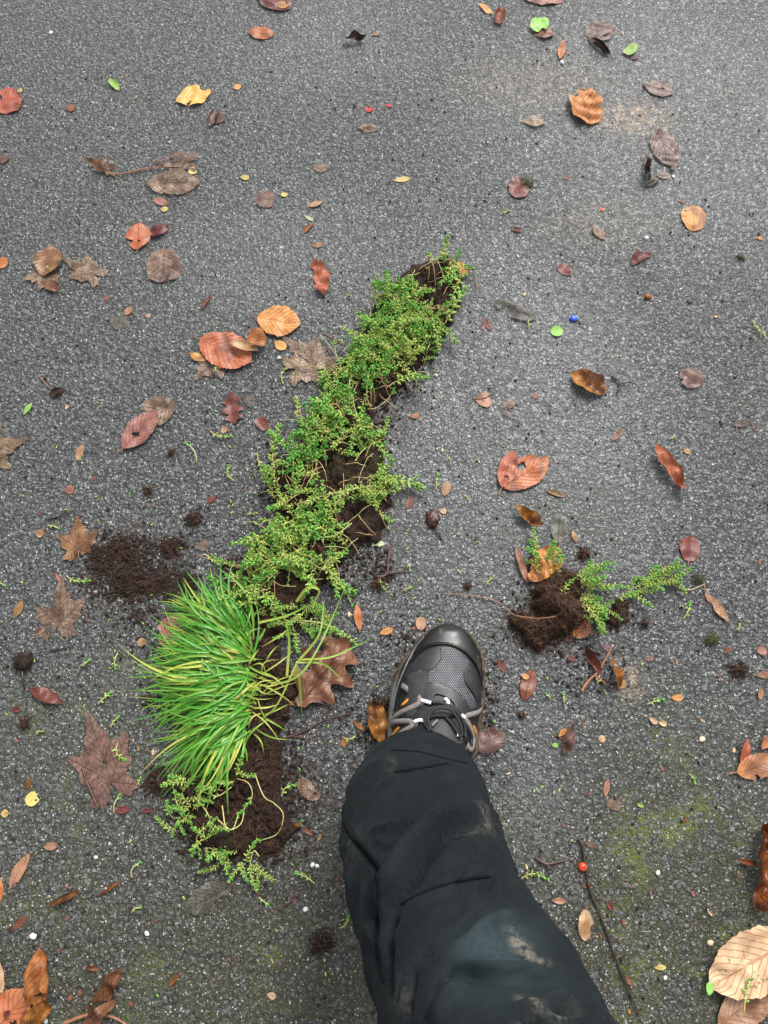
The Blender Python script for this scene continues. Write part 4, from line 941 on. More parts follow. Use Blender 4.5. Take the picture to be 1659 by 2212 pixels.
for i, (b, t, lab) in enumerate(SPR):
    hz = .014 if 'big pale' in lab else (.006 if ('brown leaf' in lab or 'orange-red leaf' in lab) else 0)
    B = at(*b, hz); T = at(*t, hz); d = T-B; L = max(d.length, .008)
    thin = 'stem' in lab and 'thin' in lab
    k_ = .45 if thin else 1
    rnd = random.Random(i); c = rnd.uniform(-.25, .25)
    path = smooth_path([Vector((L*q/4, L*c*math.sin(math.pi*q/4), .0022+.003*math.sin(math.pi*q/4))) for q in range(5)], 3)
    tiny = L < .02
    lv, st = sprig_geo(L, 70+i, path=path, dense=(.9 if not thin else .5), bare=(.25 if not thin else .75), leafL=.0058 if not tiny else .0045)
    o = lv.build('stonecrop_sprig', SEDUM); o.location = (B.x, B.y, hz); o.rotation_euler = (0, 0, math.atan2(d.y, d.x))
    tag(o, lab, 'sprig', 'loose stonecrop sprigs on the asphalt')
    mesh('stem', st[0], st[1], STEM, o, attrs={'tint': np.linspace(.4, .9, len(st[0]))})

# ------------------------------------------------------------------ twigs, pods, beads, lumps
def twig(pts, r, label, m=TWIG, r1=None, name='twig', branches=(), h=.0015, cat='twig'):
    P = smooth_path([at(*p, r+h) for p in pts], 6); o0 = P[0].copy()
    V, F = tube([p-o0 for p in P], r, 6, r1 or r*.6, .18)
    mb = MB(); mb.add(V, F)
    for br in branches:
        Q = smooth_path([at(*p, r+h) for p in br], 4); V, F = tube([p-o0 for p in Q], r*.75, 6, r*.4, .15); mb.add(V, F)
    o = mb.build(name, m); o.location = o0; tag(o, label, cat, 'twigs and stalks on the asphalt'); return o
twig([(228, 372), (262, 376), (320, 364), (385, 360)], .0017, 'long reddish leaf stalk lying across the decayed leaves', STALK, branches=[[(232, 372), (258, 386)]])
twig([(1250, 1812), (1258, 1830), (1266, 1880), (1275, 1925), (1300, 1985), (1330, 2070), (1358, 2140), (1380, 2192)], .0019, 'long thin dark twig in the bottom right', TWIGD, .0011)
twig([(1157, 1853), (1180, 1866), (1205, 1862), (1226, 1857)], .0018, 'forked reddish twig right of the knee', TWIG, branches=[[(1180, 1866), (1188, 1877)]])
twig([(178, 1658), (188, 1690), (202, 1722), (212, 1748)], .0018, 'curved brown twig below the largest decayed leaf', TWIG)
twig([(600, 1965), (630, 1945), (654, 1924)], .0014, 'thin slanting twig below the turf', TWIG)
twig([(97, 1123), (125, 1116), (155, 1103)], .0015, 'dark slanting twig above the brown lobed leaf', TWIGD)
twig([(1087, 893), (1108, 902), (1125, 912)], .0009, 'thin tan twig in the middle right', STALK)
twig([(1400, 587), (1410, 598), (1417, 607)], .0008, 'tiny dark twig right of the comma-shaped leaf', TWIGD)
twig([(610, 1596), (660, 1578), (700, 1556), (760, 1540)], .0012, 'wiry brown twig between turf and rust leaf', TWIG, branches=[[(700, 1556), (735, 1502)], [(625, 1590), (700, 1598)]])
twig([(1256, 1494), (1270, 1472), (1292, 1452)], .0026, 'reddish stick in the leaf litter heap', STALK, branches=[[(1284, 1458), (1312, 1480)], [(1292, 1452), (1310, 1420), (1322, 1396)]])
twig([(843, 1180), (838, 1215), (836, 1240), (812, 1246)], .0022, 'reddish mossy root right of the strip foot', TWIG, branches=[[(836, 1240), (872, 1232)], [(836, 1240), (800, 1262)], [(838, 1200), (852, 1212)]])
twig([(1322, 812), (1340, 828), (1334, 848)], .0022, 'mossy forked twig right of the glossy brown leaf', MOSS if False else TWIGD, branches=[[(1340, 828), (1364, 825)]])
twig([(870, 812), (880, 838), (884, 858)], .0022, 'brown root hanging from the right side of the strip', TWIG)
twig([(700, 722), (722, 734), (745, 748)], .0022, 'dark stick poking from the left of the strip', TWIG, h=.012)
twig([(84, 812), (98, 828), (112, 842)], .0010, 'thin reddish stalk at the far left', STALK)
twig([(108, 1405), (150, 1398), (165, 1388)], .0011, 'thin dark twig below the scattered soil', TWIGD)
twig([(135, 2212), (180, 2195), (215, 2190), (250, 2200), (275, 2215)], .0024, 'pale brown stalk curving along the bottom edge, left', STALK)
twig([(672, 1922), (678, 1900), (684, 1893)], .0007, 'hair-thin dark stalk beside the bright sprig', TWIGD)

def blobby(name, p, rx, ry, rz, m, label, cat, amp=.15, fr=90, z=0, sub=3, rot=0, tint=None, group=None):
    import bmesh
    bm = bmesh.new(); bmesh.ops.create_icosphere(bm, subdivisions=sub, radius=1)
    V = []
    for v in bm.verts:
        c = v.co; k = 1+amp*fbm(c.x*2.2+p[0], c.y*2.2+p[1], c.z*2.2, 4)
        V.append((c.x*rx*k, c.y*ry*k, max(0, c.z*rz*k+rz*.75)))
    F = [[q.index for q in f.verts] for f in bm.faces]; bm.free()
    q = at(*p); o = mesh(name, V, F, m, attrs=({'tint': [random.random()*.5+tint for _ in V]} if tint is not None else None))
    o.location = (q.x, q.y, z); o.rotation_euler = (0, 0, rot)
    if label: tag(o, label, cat, group)
    return o
BLUE = simple('blue_plastic', (.02, .08, .55), (.03, .11, .65), .2, 50, .05)
REDB = simple('red_berry', (.75, .07, .02), (.65, .05, .02), .25, 200, .1)
POD = simple('seed_pod', (.045, .016, .013), (.09, .035, .027), .3, 200, .6)
WHITE = simple('pale_stone', (.75, .76, .76), (.6, .6, .6), .4, 300, .4)
TANS = simple('tan_stone', (.5, .4, .26), (.6, .5, .36), .5, 300, .4)
AC = simple('acorn_shell', (.35, .12, .03), (.22, .07, .02), .25, 200, .2)
b0 = blobby('blue_bead', (1238, 690), .0065, .0055, .0035, BLUE, 'shiny blue plastic bead right of the torn grey leaf', 'bead', .05)
V, F = tube([Vector((.004, -.002, .003)), Vector((.009, -.006, .002)), Vector((.011, -.010, .001))], .0010, 5); mesh('stalk', V, F, TWIGD, b0)
b1 = blobby('red_berry', (1257, 1872), .0052, .0052, .0045, REDB, 'bright orange-red berry beside the long twig', 'berry', .05)
V, F = tube([Vector((.0005, 0, .0068)), Vector((.0008, 0, .0085))], .0012, 6); mesh('calyx', V, F, TWIGD, b1)
b2 = blobby('seed_pod', (934, 1122), .0090, .0125, .007, POD, 'dark red ribbed seed pod with a short stalk, above the toe', 'seed pod', .55)
V, F = tube([Vector((.004, -.014, .006)), Vector((.008, -.024, .004)), Vector((.013, -.032, .0015))], .0016, 6, .001); mesh('stalk', V, F, TWIGD, b2)
b3 = blobby('seed_pod', (54, 1430), .0125, .0115, .009, SOIL, 'muddy round bud on a long stalk at the far left', 'seed pod', .55)
V, F = tube([Vector((.001, -.011, .006)), Vector((.002, -.024, .003)), Vector((.006, -.036, .0015))], .0018, 6, .0012); mesh('stalk', V, F, TWIGD, b3)
blobby('nut_shell', (1398, 643), .006, .0042, .004, AC, 'glossy orange-brown nut shell at the right', 'nut shell', .15)
for (p, r_, m_, lab) in [((111, 73), .0046, WHITE, 'white pebble at the top left'), ((1396, 515), .004, WHITE, 'bluish white pebble left of the round orange leaf'), ((1454, 383), .0035, WHITE, 'white pebble beside the long purple-brown leaf'),
    ((1214, 137), .0045, WHITE, 'pale pebble at the foot of the upright orange leaf'), ((603, 774), .003, WHITE, 'white pebble left of the decayed leaf by the strip'), ((73, 2022), .0045, WHITE, 'oval white pebble above the rolled orange leaf'),
    ((660, 1964), .0034, WHITE, 'white pebble below the slanting twig'), ((318, 2016), .0034, WHITE, 'white pebble in the bottom left middle'), ((1534, 2112), .003, TANS, 'tan pebble beside the big pale leaf'), ((1515, 1597), .0048, TANS, 'tan pebble below the cream scraps'),
    ((1533, 2036), .0042, TANS, 'cream pebble above the big pale leaf'), ((942, 812), .0035, TANS, 'cream pebble right of the strip'), ((675, 1868), .0032, WHITE, 'left white pebble of the pair below the turf'), ((685, 1870), .0030, WHITE, 'right white pebble of the pair below the turf'),
    ((208, 1852), .003, TANS, 'tan pebble right of the oval tan leaf'), ((1436, 2112), .0028, WHITE, 'small white pebble near the yellow-green shred'), ((1420, 1885), .0034, WHITE, 'white pebble right of the red berry'), ((1240, 2150), .003, WHITE, 'white pebble by the lower long twig'),
    ((100, 2205), .003, WHITE, 'white pebble at the bottom edge')]:
    blobby('pebble', p, r_, r_*.8, r_*.6, m_, lab, 'pebble', .25, sub=2, rot=random.uniform(0, 3), group='pebbles on the asphalt')
def soil_lump(p, rx, ry, rz, label, sprig=False, moss=False, rot=0):
    mb = MB(); q = at(*p)
    for _ in range(120):
        an = random.uniform(0, 6.3); k = random.random()**.6*random.uniform(.8, 1.35); x, y = math.cos(an)*k*rx*.95, math.sin(an)*k*ry*.95
        crumb(mb, x, y, random.uniform(.06, .20)*max(rx, ry)*(1.1-.5*k), z=rz*.55*(1-k*k)*random.uniform(.2, 1), tint=(random.random()*.6 if moss else None))
    o = mb.build('moss_lump' if moss else 'soil_lump', MOSS if moss else SOIL); o.location = q; o.rotation_euler = (0, 0, rot)
    tag(o, label, 'moss' if moss else 'soil lump', 'loose lumps on the asphalt')
    mb = MB()
    for _ in range(60):
        an, k = random.uniform(0, 6.3), random.random()
        d = Vector((math.cos(an)*rx*k, math.sin(an)*ry*k, rz*(1-k*k)+.002)); e = d+Vector((math.cos(an), math.sin(an), 0))*rx*random.uniform(.1, .5); e.z = max(e.z*.7, .001)
        V, F = tube([d, (d+e)*.5+Vector((random.uniform(-.002, .002), random.uniform(-.002, .002), .001)), e], .00035, 3, .0002, caps=False); mb.add(V, F, tint=random.random()**2)
    mb.build('fibres', MOSS if moss else ROOT, o)['kind'] = 'stuff'
for (p, a, b_, c, lab, ms) in [((1136, 400), .013, .012, .009, 'dark green moss lump on the heart-shaped leaf', True), ((1259, 1197), .012, .013, .008, 'brown mossy knob above the rooted clump', False),
    ((1288, 1352), .0, .0, .0, '', False), ((1596, 1447), .014, .016, .008, 'dark soil lump near the right edge', False), ((372, 978), .008, .006, .006, 'dark soil crumb below the ribbed pinkish leaf', False),
    ((321, 1059), .009, .009, .007, 'dark soil crumb above the scattered soil', False), ((419, 1122), .011, .013, .006, 'dark soil lump between scattered soil and strip', False), ((696, 2038), .013, .018, .007, 'reddish dark soil lump left of the trousers', False),
    ((818, 1262), .014, .012, .008, 'mossy brown soil lump right of the strip foot', False), ((1537, 1384), .011, .009, .007, 'mossy tuft in the right', True), ((1392, 1348), .008, .007, .006, 'small soil crumb below the creeping cutting', False),
    ((1252, 555), .0, 0, 0, '', False), ((1600, 558), .008, .004, .003, 'dark green moss scrap near the right edge', True), ((1010, 1266), .007, .006, .004, 'small soil crumb above the long root', False), ((1509, 1252), .009, .010, .006, 'small mossy tuft at the end of the creeping cutting', True),
    ((495, 1222), .011, .010, .009, 'dark soil lump touching the lower left of the strip', False), ((345, 1690), .018, .020, .006, 'dark soil smear left of the turf', False), ((56, 1562), .011, .010, .007, 'dark soil crumb in the far lower left', False),
    ((1127, 1545), .006, .006, .005, 'small dark soil crumb right of the shoe', False), ((820, 1520), .014, .010, .008, 'dark moss and soil on top of the rust leaf by the shoe', False)]:
    if a: soil_lump(p, a, b_, c, lab, moss=ms, rot=random.uniform(0, 3))

# ------------------------------------------------------------------ crumbs and shreds nobody could count
random.seed(77)
mb = MB()
CLUS = [(230, 1200, 55, 40, 420), (300, 1190, 60, 30, 200), (270, 1260, 70, 35, 520), (370, 1180, 25, 15, 60), (340, 1250, 60, 30, 260), (400, 1270, 24, 30, 260), (350, 1270, 30, 20, 120), (300, 1320, 80, 40, 200), (330, 1400, 60, 40, 70), (345, 1690, 24, 30, 260), (330, 1520, 20, 30, 60), (380, 1470, 60, 60, 60), (420, 1120, 25, 30, 60), (640, 1720, 40, 90, 180), (540, 1840, 110, 25, 260), (420, 1790, 40, 50, 200),
        (860, 820, 45, 40, 230), (820, 900, 35, 60, 160), (900, 770, 40, 30, 120), (770, 1190, 50, 30, 160), (820, 1240, 50, 30, 120), (740, 1240, 40, 50, 100), (1200, 1370, 60, 40, 220), (1150, 1300, 50, 50, 100), (1330, 1335, 25, 20, 90), (1120, 1360, 30, 30, 60), (600, 1080, 60, 90, 160), (560, 1220, 60, 50, 140), (1060, 1520, 25, 120, 90), (880, 1380, 40, 40, 70), (800, 1560, 60, 60, 90), (1280, 1460, 90, 60, 120), (620, 1680, 40, 120, 120)]
for (a, b_, rx, ry, n_) in CLUS:
    for _ in range(n_):
        q = at(a+random.gauss(0, rx*.6), b_+random.gauss(0, ry*.6)); crumb(mb, q.x, q.y, random.choice([.0009, .0014, .002, .003])*random.uniform(.7, 1.2))
for _ in range(1500):
    q = at(random.uniform(0, 1659), random.uniform(100, 2212)); crumb(mb, q.x, q.y, random.choice([.0008, .0011, .0016, .0024]))
cr = mb.build('soil_crumbs', SOIL); tag(cr, 'dark soil crumbs scattered over the asphalt', 'soil', kind='stuff')
# the matted patch of spilt soil
pm = MB()
patch = empty('soil_spill', tuple(at(290, 1240)))
tag(patch, 'thin matted patch of spilt dark soil and roots left of the strip', 'soil patch')
PL = patch.location.copy()
for i, pl in enumerate([[(192, 1200), (215, 1178), (262, 1160), (295, 1165), (282, 1200), (262, 1222), (215, 1218), (190, 1222)], [(232, 1222), (300, 1212), (330, 1240), (318, 1268), (270, 1285), (232, 1262), (215, 1240)], [(383, 1245), (410, 1248), (422, 1280), (396, 1298), (380, 1275)], [(310, 1230), (355, 1235), (362, 1268), (330, 1278), (305, 1258)], [(356, 1172), (386, 1172), (388, 1192), (362, 1196)]]):
    a_, hh, QQ = mound('soil_mat', pl, .0045, SOIL, patch, 40+i, edge=.012, lump=1.3, rag=.024, holes=.26); a_.location = -PL; grains(hh, QQ, 260, patch, PL, (.0008, .0024))
    r_ = rootlets('rootlets', hh, QQ, 170, patch, L=(.006, .018), lift=.002, tintr=(0, .7)); r_.location = -PL
# tiny shreds of leaf
mb = {k: MB() for k in ('maroon', 'tan', 'rust')}
for _ in range(300):
    q = at(random.uniform(0, 1659), random.uniform(0, 2212)); k = random.choice(['maroon', 'maroon', 'tan', 'rust']); an = random.uniform(0, 6.3); L = random.uniform(.0015, .005); Wd = L*random.uniform(.25, .7)
    n_ = random.choice([5, 6, 7]); V = [Vector((q.x+math.cos(an)*L*math.cos(t)*random.uniform(.4, 1)-math.sin(an)*Wd*math.sin(t), q.y+math.sin(an)*L*math.cos(t)+math.cos(an)*Wd*math.sin(t)*random.uniform(.35, 1), .0012+random.uniform(0, .0012))) for t in [6.283*i/n_ for i in range(n_)]]
    mb[k].add(V, [tuple(range(n_))])
for k, m_ in mb.items():
    o = mesh('leaf_shreds', m_.v, m_.f, LM[{'maroon': 'maroon', 'tan': 'tan', 'rust': 'purple'}[k]], smooth=False, uv=[(.3, .3)]*len(m_.v)); tag(o, {'maroon': 'tiny dark red shreds of leaf', 'tan': 'tiny tan shreds of leaf', 'rust': 'tiny dull brown shreds of leaf'}[k]+' scattered on the asphalt', 'leaf litter', kind='stuff')
# scattered loose stonecrop leaflets
mb = MB()
for _ in range(170):
    a, b_ = random.gauss(700, 300), random.gauss(1350, 380)
    if a < 0 or a > 1659 or b_ < 500: continue
    q = at(a, b_, .0012); an = random.uniform(0, 6.3); V, F = ellip(q, Vector((math.cos(an), math.sin(an), .05)), .0055, .0011); mb.add(V, F, tint=random.uniform(0, .9))
tag(mb.build('loose_leaflets', SEDUM), 'loose green stonecrop leaflets scattered on the asphalt', 'leaflets', kind='stuff')

# ------------------------------------------------------------------ person: lower leg, trousers and shoe
def Z(x, y): return (794.9+x*.17709, 1330.6+y*.17709)          # picture points measured on an enlargement
SKIN = simple('dark_sock', (.02, .02, .022), (.03, .03, .032), .8, 200)
person = None
# shoe outline seen from above, at sole height
left = [Z(*p) for p in [(960, 108), (880, 118), (790, 158), (700, 215), (600, 330), (480, 480), (385, 620), (335, 780), (296, 980), (275, 1180), (262, 1400), (235, 1620)]]
right = [Z(*p) for p in [(960, 108), (1050, 118), (1150, 155), (1250, 236), (1340, 376), (1398, 520), (1412, 700), (1410, 900), (1392, 1150), (1362, 1330), (1330, 1500), (1325, 1660)]]
SZ = .026
Lp = smooth_path([at(*p, SZ) for p in left]+[Vector((-.006, .02, SZ)), Vector((.004, -.03, SZ)), Vector((.018, -.062, SZ)), Vector((.048, -.078, SZ))], 6)
Rp = smooth_path([at(*p, SZ) for p in right]+[Vector((.098, .02, SZ)), Vector((.094, -.03, SZ)), Vector((.078, -.062, SZ)), Vector((.048, -.078, SZ))], 6)
ytip = Lp[0].y; yheel = -.078
def xat(path, y):
    for i in range(len(path)-1):
        a, b = path[i], path[i+1]
        if (a.y-y)*(b.y-y) <= 0 and abs(a.y-b.y) > 1e-9: return a.x+(b.x-a.x)*(y-a.y)/(b.y-a.y)
    return path[0].x if y > ytip-.01 else path[-1].x
def topz(y):
    d = ytip-y
    pts = [(0, .040), (.006, .048), (.015, .055), (.03, .059), (.06, .064), (.09, .072), (.12, .085), (.15, .100), (.18, .112), (.22, .115), (.26, .105), (.32, .09)]
    for (a, za), (b, zb) in zip(pts, pts[1:]):
        if a <= d <= b: return za+(zb-za)*(d-a)/(b-a)
    return pts[-1][1]
NS, NY = 72, 110
V = []; F = []
for i in range(NY+1):
    t = i/NY; y = ytip-.0006-(ytip-yheel-.0016)*(t**1.35 if t < .5 else t**1.35)
    l, r_ = xat(Lp, y), xat(Rp, y); c, hw = (l+r_)/2, (r_-l)/2*.965; tz = topz(y)
    for j in range(NS+1):
        a = math.pi*j/NS; s = -math.cos(a)
        e = max(0, 1-abs(s)**(3.0-1.0*min(1, t*1.6)))**.55
        zz = SZ-.004+(tz-SZ+.004)*e
        V.append(Vector((c+hw*s, y, zz)))
for i in range(NY):
    for j in range(NS):
        a = i*(NS+1)+j; F.append((a, a+NS+1, a+NS+2, a+1))
def shoe_leather():
    t = NT('black_leather'); P = t.obj(); n = t.noise(P, 900, 3); n2 = t.noise(P, 45, 5, .65); n3 = t.noise(P, 30, 4)
    c = t.mix(t.mr(n2, .4, .7), (.007, .007, .008), (.020, .020, .021))
    c = t.mix(t.M('MULTIPLY', t.mr(t.noise(P, 75, 5, .7), .60, .72), .55), c, (.20, .17, .12))
    t.bump(n, .25, .0006)
    return t.set(Base_Color=c, Roughness=t.mr(n3, .3, .7, .32, .55))
LEATHER = shoe_leather()
def rubber():
    t = NT('black_rubber'); P = t.obj(); c = t.mix(t.M('MULTIPLY', t.mr(t.noise(P, 60, 5, .7), .58, .70), .6), (.008, .008, .009), (.13, .10, .06))
    t.bump(t.noise(P, 500, 3), .15, .0005)
    return t.set(Base_Color=c, Roughness=t.mr(t.noise(P, 40, 3), .3, .7, .30, .50))
RUBBER = rubber()
def mesh_fabric():
    t = NT('dotted_mesh_fabric'); P = t.obj(); X = t.n('ShaderNodeSeparateXYZ', {0: P}, 0); Y = t.n('ShaderNodeSeparateXYZ', {0: P}, 1)
    p = .00265
    row = t.M('FLOOR', t.M('DIVIDE', Y, p*.8)); off = t.M('MULTIPLY', t.M('MODULO', t.M('ABSOLUTE', row), 2.0), .5)
    fx = t.M('SUBTRACT', t.M('FRACT', t.M('ADD', t.M('DIVIDE', X, p), off)), .5); fy = t.M('SUBTRACT', t.M('FRACT', t.M('DIVIDE', Y, p*.8)), .5)
    d = t.M('SQRT', t.M('ADD', t.M('MULTIPLY', fx, fx), t.M('MULTIPLY', fy, fy)))
    k = t.mr(d, .20, .30, 1, 0); n = t.noise(P, 60, 4)
    c = t.mix(k, (.014, .014, .018), t.mix(t.mr(n, .3, .7), (.11, .11, .125), (.33, .33, .37)))
    t.bump(k, .5, .0008); return t.set(Base_Color=c, Roughness=.55)
MESHF = mesh_fabric()
GREYS = simple('grey_suede', (.15, .13, .12), (.24, .21, .195), .75, 250, .3)
GREYSOLE = simple('grey_green_foam', (.10, .115, .11), (.15, .165, .155), .45, 60, .2)
MUDDY = simple('muddy_outsole', (.010, .009, .008), (.11, .070, .038), .5, 70, .5)
ORNG = simple('orange_trim', (.75, .30, .05), (.65, .25, .04), .45, 80, .1)
LOOPW = simple('white_webbing', (.82, .82, .84), (.70, .70, .72), .6, 400, .2)
LACE = simple('black_lace', (.008, .008, .009), (.02, .02, .022), .6, 900, .6)

# body (foot and lower leg) hidden in the shoe and trousers
bodyp = [Vector((.05, .14, .045)), Vector((.048, .06, .06)), Vector((.046, -.005, .08)), Vector((.045, -.02, .14)), Vector((.045, -.06, .22)), Vector((.055, -.13, .33)), Vector((.09, -.225, .46)), Vector((.11, -.28, .56)), Vector((.13, -.36, .80))]
br = [.022, .030, .036, .036, .045, .05, .055, .062, .075]
bV = []; bF = []; BP = smooth_path(bodyp, 4); n = len(BP)
for i, p in enumerate(BP):
    t = (BP[min(i+1, n-1)]-BP[max(i-1, 0)]).normalized(); a = Vector((1, 0, 0)); b = t.cross(a).normalized(); q = i/(n-1)*(len(br)-1); k = min(int(q), len(br)-2); rr = br[k]+(br[k+1]-br[k])*(q-k)
    for j in range(16): an = 2*math.pi*j/16; bV.append(p+a*math.cos(an)*rr+b*math.sin(an)*rr)
for i in range(n-1):
    for j in range(16): j2 = (j+1) % 16; bF.append((i*16+j, i*16+j2, (i+1)*16+j2, (i+1)*16+j))
bF.append(tuple(range(16))[::-1]); bF.append(tuple((n-1)*16+j for j in range(16)))
person = mesh('person', bV, bF, SKIN)
tag(person, 'left leg in dark dirty trousers and a black walking shoe, standing on the asphalt', 'person')

shoe = mesh('shoe', V, F, LEATHER, person)
sb = BVHTree.FromPolygons(V, F)
def hit(bvh, px, py):
    d = ray(px, py).normalized(); loc, nrm, idx, dist = bvh.ray_cast(CAMP, d)
    if loc is None: return None, None
    if nrm.dot(d) > 0: nrm = -nrm
    return loc, nrm
def panel(name, poly, off, m, parent, bvh=sb, step=2.6, closed_smooth=True, thick=.0012):
    P = [Vector((p[0], p[1], 0)) for p in poly]
    Q = smooth_path(P+[P[0]], 4)[:-1] if closed_smooth else P
    Q = [Vector((p.x, p.y)) for p in Q]; nb = len(Q); pts = list(Q)
    xs = [p.x for p in Q]; ys = [p.y for p in Q]
    y = min(ys)+step/2
    while y < max(ys):
        x = min(xs)+step/2
        while x < max(xs):
            if in_poly(x, y, Q): pts.append(Vector((x, y)))
            x += step
        y += step
    res = delaunay_2d_cdt(pts, [(i, (i+1) % nb) for i in range(nb)], [], 1, 1e-4)
    vv, ff = res[0], res[2]; VV = []; ok = []
    for p in vv:
        l, nm = hit(bvh, p.x, p.y)
        ok.append(l is not None)
        VV.append((l+nm*off) if l is not None else Vector((0, 0, 0)))
    ff = [f for f in ff if all(ok[i] for i in f)]
    # keep only the largest connected piece
    par = list(range(len(vv)))
    def root(i):
        while par[i] != i: par[i] = par[par[i]]; i = par[i]
        return i
    for f in ff:
        for k in f[1:]: par[root(f[0])] = root(k)
    cnt = {}
    for f in ff: cnt[root(f[0])] = cnt.get(root(f[0]), 0)+1
    if cnt:
        bestr = max(cnt, key=cnt.get); ff = [f for f in ff if root(f[0]) == bestr]
    used = sorted({k for f in ff for k in f}); mp = {k: i for i, k in enumerate(used)}
    VV = [VV[k] for k in used]; vv = [vv[k] for k in used]; ff = [tuple(mp[k] for k in f) for f in ff]
    # skirt
    from collections import Counter
    ed = Counter(); dr = {}
    for f in ff:
        for i in range(len(f)):
            a, b = f[i], f[(i+1) % len(f)]; ed[frozenset((a, b))] += 1; dr[frozenset((a, b))] = (a, b)
    low = {}
    F2 = [tuple(f) for f in ff]
    for e, c in ed.items():
        if c == 1:
            a, b = dr[e]
            for k in (a, b):
                if k not in low:
                    l, nm = hit(bvh, vv[k].x, vv[k].y); low[k] = len(VV); VV.append(l+nm*(off-thick-.0006))
            F2.append((b, a, low[a], low[b]))
    return mesh(name, VV, F2, m, parent)
def band(name, pts, width, off, m, parent, bvh=sb, n=6, taper=0, ridge=.0004):
    P = smooth_path([Vector((p[0], p[1], 0)) for p in pts], n); C3 = []
    for p in P:
        l, nm = hit(bvh, p.x, p.y)
        if l is not None: C3.append((l, nm))
    VV = []; FF = []; k = len(C3)
    for i, (l, nm) in enumerate(C3):
        t = (C3[min(i+1, k-1)][0]-C3[max(i-1, 0)][0]).normalized(); s = t.cross(nm).normalized(); w_ = width/2*(1-taper*abs(2*i/(k-1)-1)**3)
        VV += [l-s*w_+nm*(off-.0016), l-s*w_*.96+nm*off, l+nm*(off+ridge), l+s*w_*.96+nm*off, l+s*w_+nm*(off-.0016)]
    for i in range(k-1):
        for j in range(4): a = i*5+j; FF.append((a, a+5, a+6, a+1))
    return mesh(name, VV, FF, m, parent)
def cord(name, pts, r, off, m, parent, bvh=sb, n=6, sides=6):
    P = smooth_path([Vector((p[0], p[1], p[2] if len(p) > 2 else 0)) for p in pts], n); C3 = []
    for p in P:
        l, nm = hit(bvh, p.x, p.y)
        if l is not None: C3.append(l+nm*(off+p.z))
    V_, F_ = tube(C3, r, sides); return mesh(name, V_, F_, m, parent)
# sole
def ring(scale_out, z):
    out = []
    full = Lp[::-1]+Rp[1:-1]
    n_ = len(full)
    for i in range(n_):
        a, b = full[i-1], full[(i+1) % n_]; d = (b-a).normalized(); nn = Vector((-d.y, d.x, 0)); p = full[i]
        out.append(Vector((p.x, p.y, z))+nn*scale_out)
    return out
rings = [ring(-.004, .0005), ring(.001, .002), ring(.0028, .010), ring(.0018, .012), ring(.0022, .022), ring(.0008, .029), ring(-.004, .0305), ring(-.012, .028)]
if (rings[2][5]-rings[1][5]).length and (Vector((rings[2][60].x, rings[2][60].y, 0))-Vector((.048, .07, 0))).length < (Vector((rings[0][60].x, rings[0][60].y, 0))-Vector((.048, .07, 0))).length:
    rings = [ring(.004, .0005), ring(-.001, .002), ring(-.0028, .010), ring(-.0018, .012), ring(-.0022, .022), ring(-.0008, .029), ring(.004, .0305), ring(.012, .028)]
SV = []; SF = []; nr = len(rings[0])
for rg in rings: SV += rg
for i in range(len(rings)-1):
    for j in range(nr): j2 = (j+1) % nr; SF.append((i*nr+j, i*nr+j2, (i+1)*nr+j2, (i+1)*nr+j))
SF.append(tuple(range(nr))[::-1])
sole = mesh('sole', SV, SF, MUDDY, shoe)
# panels
panel('toe_cap', [Z(*p) for p in [(560, 470), (640, 400), (740, 355), (860, 335), (980, 340), (1100, 380), (1200, 450), (1280, 540), (1340, 650), (1385, 800), (1398, 640), (1385, 520), (1330, 385), (1240, 250), (1140, 172), (1040, 132), (950, 126), (860, 140), (780, 180), (700, 250), (620, 340)]], .0022, RUBBER, shoe, closed_smooth=False)
band('toe_seam', [Z(*p) for p in [(520, 560), (600, 470), (720, 385), (860, 350), (990, 355), (1110, 400), (1210, 475), (1290, 570), (1345, 690), (1375, 850), (1375, 1000)]], .0016, .0030, LEATHER, shoe)
panel('mesh_panel', [Z(*p) for p in [(880, 375), (1000, 378), (1110, 430), (1190, 500), (1230, 560), (1190, 640), (1165, 740), (1200, 860), (1270, 960), (1320, 1060), (1330, 1120), (1250, 1160), (1220, 1110), (1130, 980), (1000, 880), (860, 815), (740, 830), (660, 880), (620, 925), (565, 860), (600, 780), (700, 690), (810, 630), (870, 560), (890, 470)]], .0008, MESHF, shoe)
panel('side_panel', [Z(*p) for p in [(870, 385), (885, 470), (868, 560), (810, 635), (700, 695), (600, 785), (520, 800), (460, 770), (500, 660), (580, 540), (680, 440), (780, 395)]], .0020, LEATHER, shoe)
panel('side_panel', [Z(*p) for p in [(1235, 555), (1300, 640), (1345, 760), (1365, 920), (1360, 1060), (1335, 1110), (1300, 990), (1240, 900), (1180, 800), (1168, 700), (1195, 630)]], .0020, LEATHER, shoe)
panel('eyestay', [Z(*p) for p in [(650, 890), (740, 828), (860, 815), (1000, 875), (1130, 975), (1215, 1100), (1235, 1165), (1160, 1195), (1060, 1150), (1050, 1080), (960, 1000), (860, 965), (800, 980), (780, 1060), (690, 1040), (660, 980)]], .0024, LEATHER, shoe)
def tonguem():
    t = NT('perforated_tongue'); P = t.obj(); d = t.vor(P, 420, rnd=.2); k = t.mr(d, .25, .4, 1, 0)
    t.bump(k, -.6, .0008); return t.set(Base_Color=t.mix(k, (.030, .030, .034), (.004, .004, .004)), Roughness=.6)
panel('tongue', [Z(*p) for p in [(800, 985), (870, 975), (960, 1010), (1040, 1080), (1080, 1180), (1120, 1330), (1150, 1500), (1100, 1560), (700, 1440), (700, 1300), (760, 1140)]], .0010, tonguem(), shoe)
panel('side_mesh', [Z(*p) for p in [(400, 1215), (480, 1170), (600, 1140), (590, 1200), (530, 1250), (450, 1240)]], .0016, MESHF, shoe)
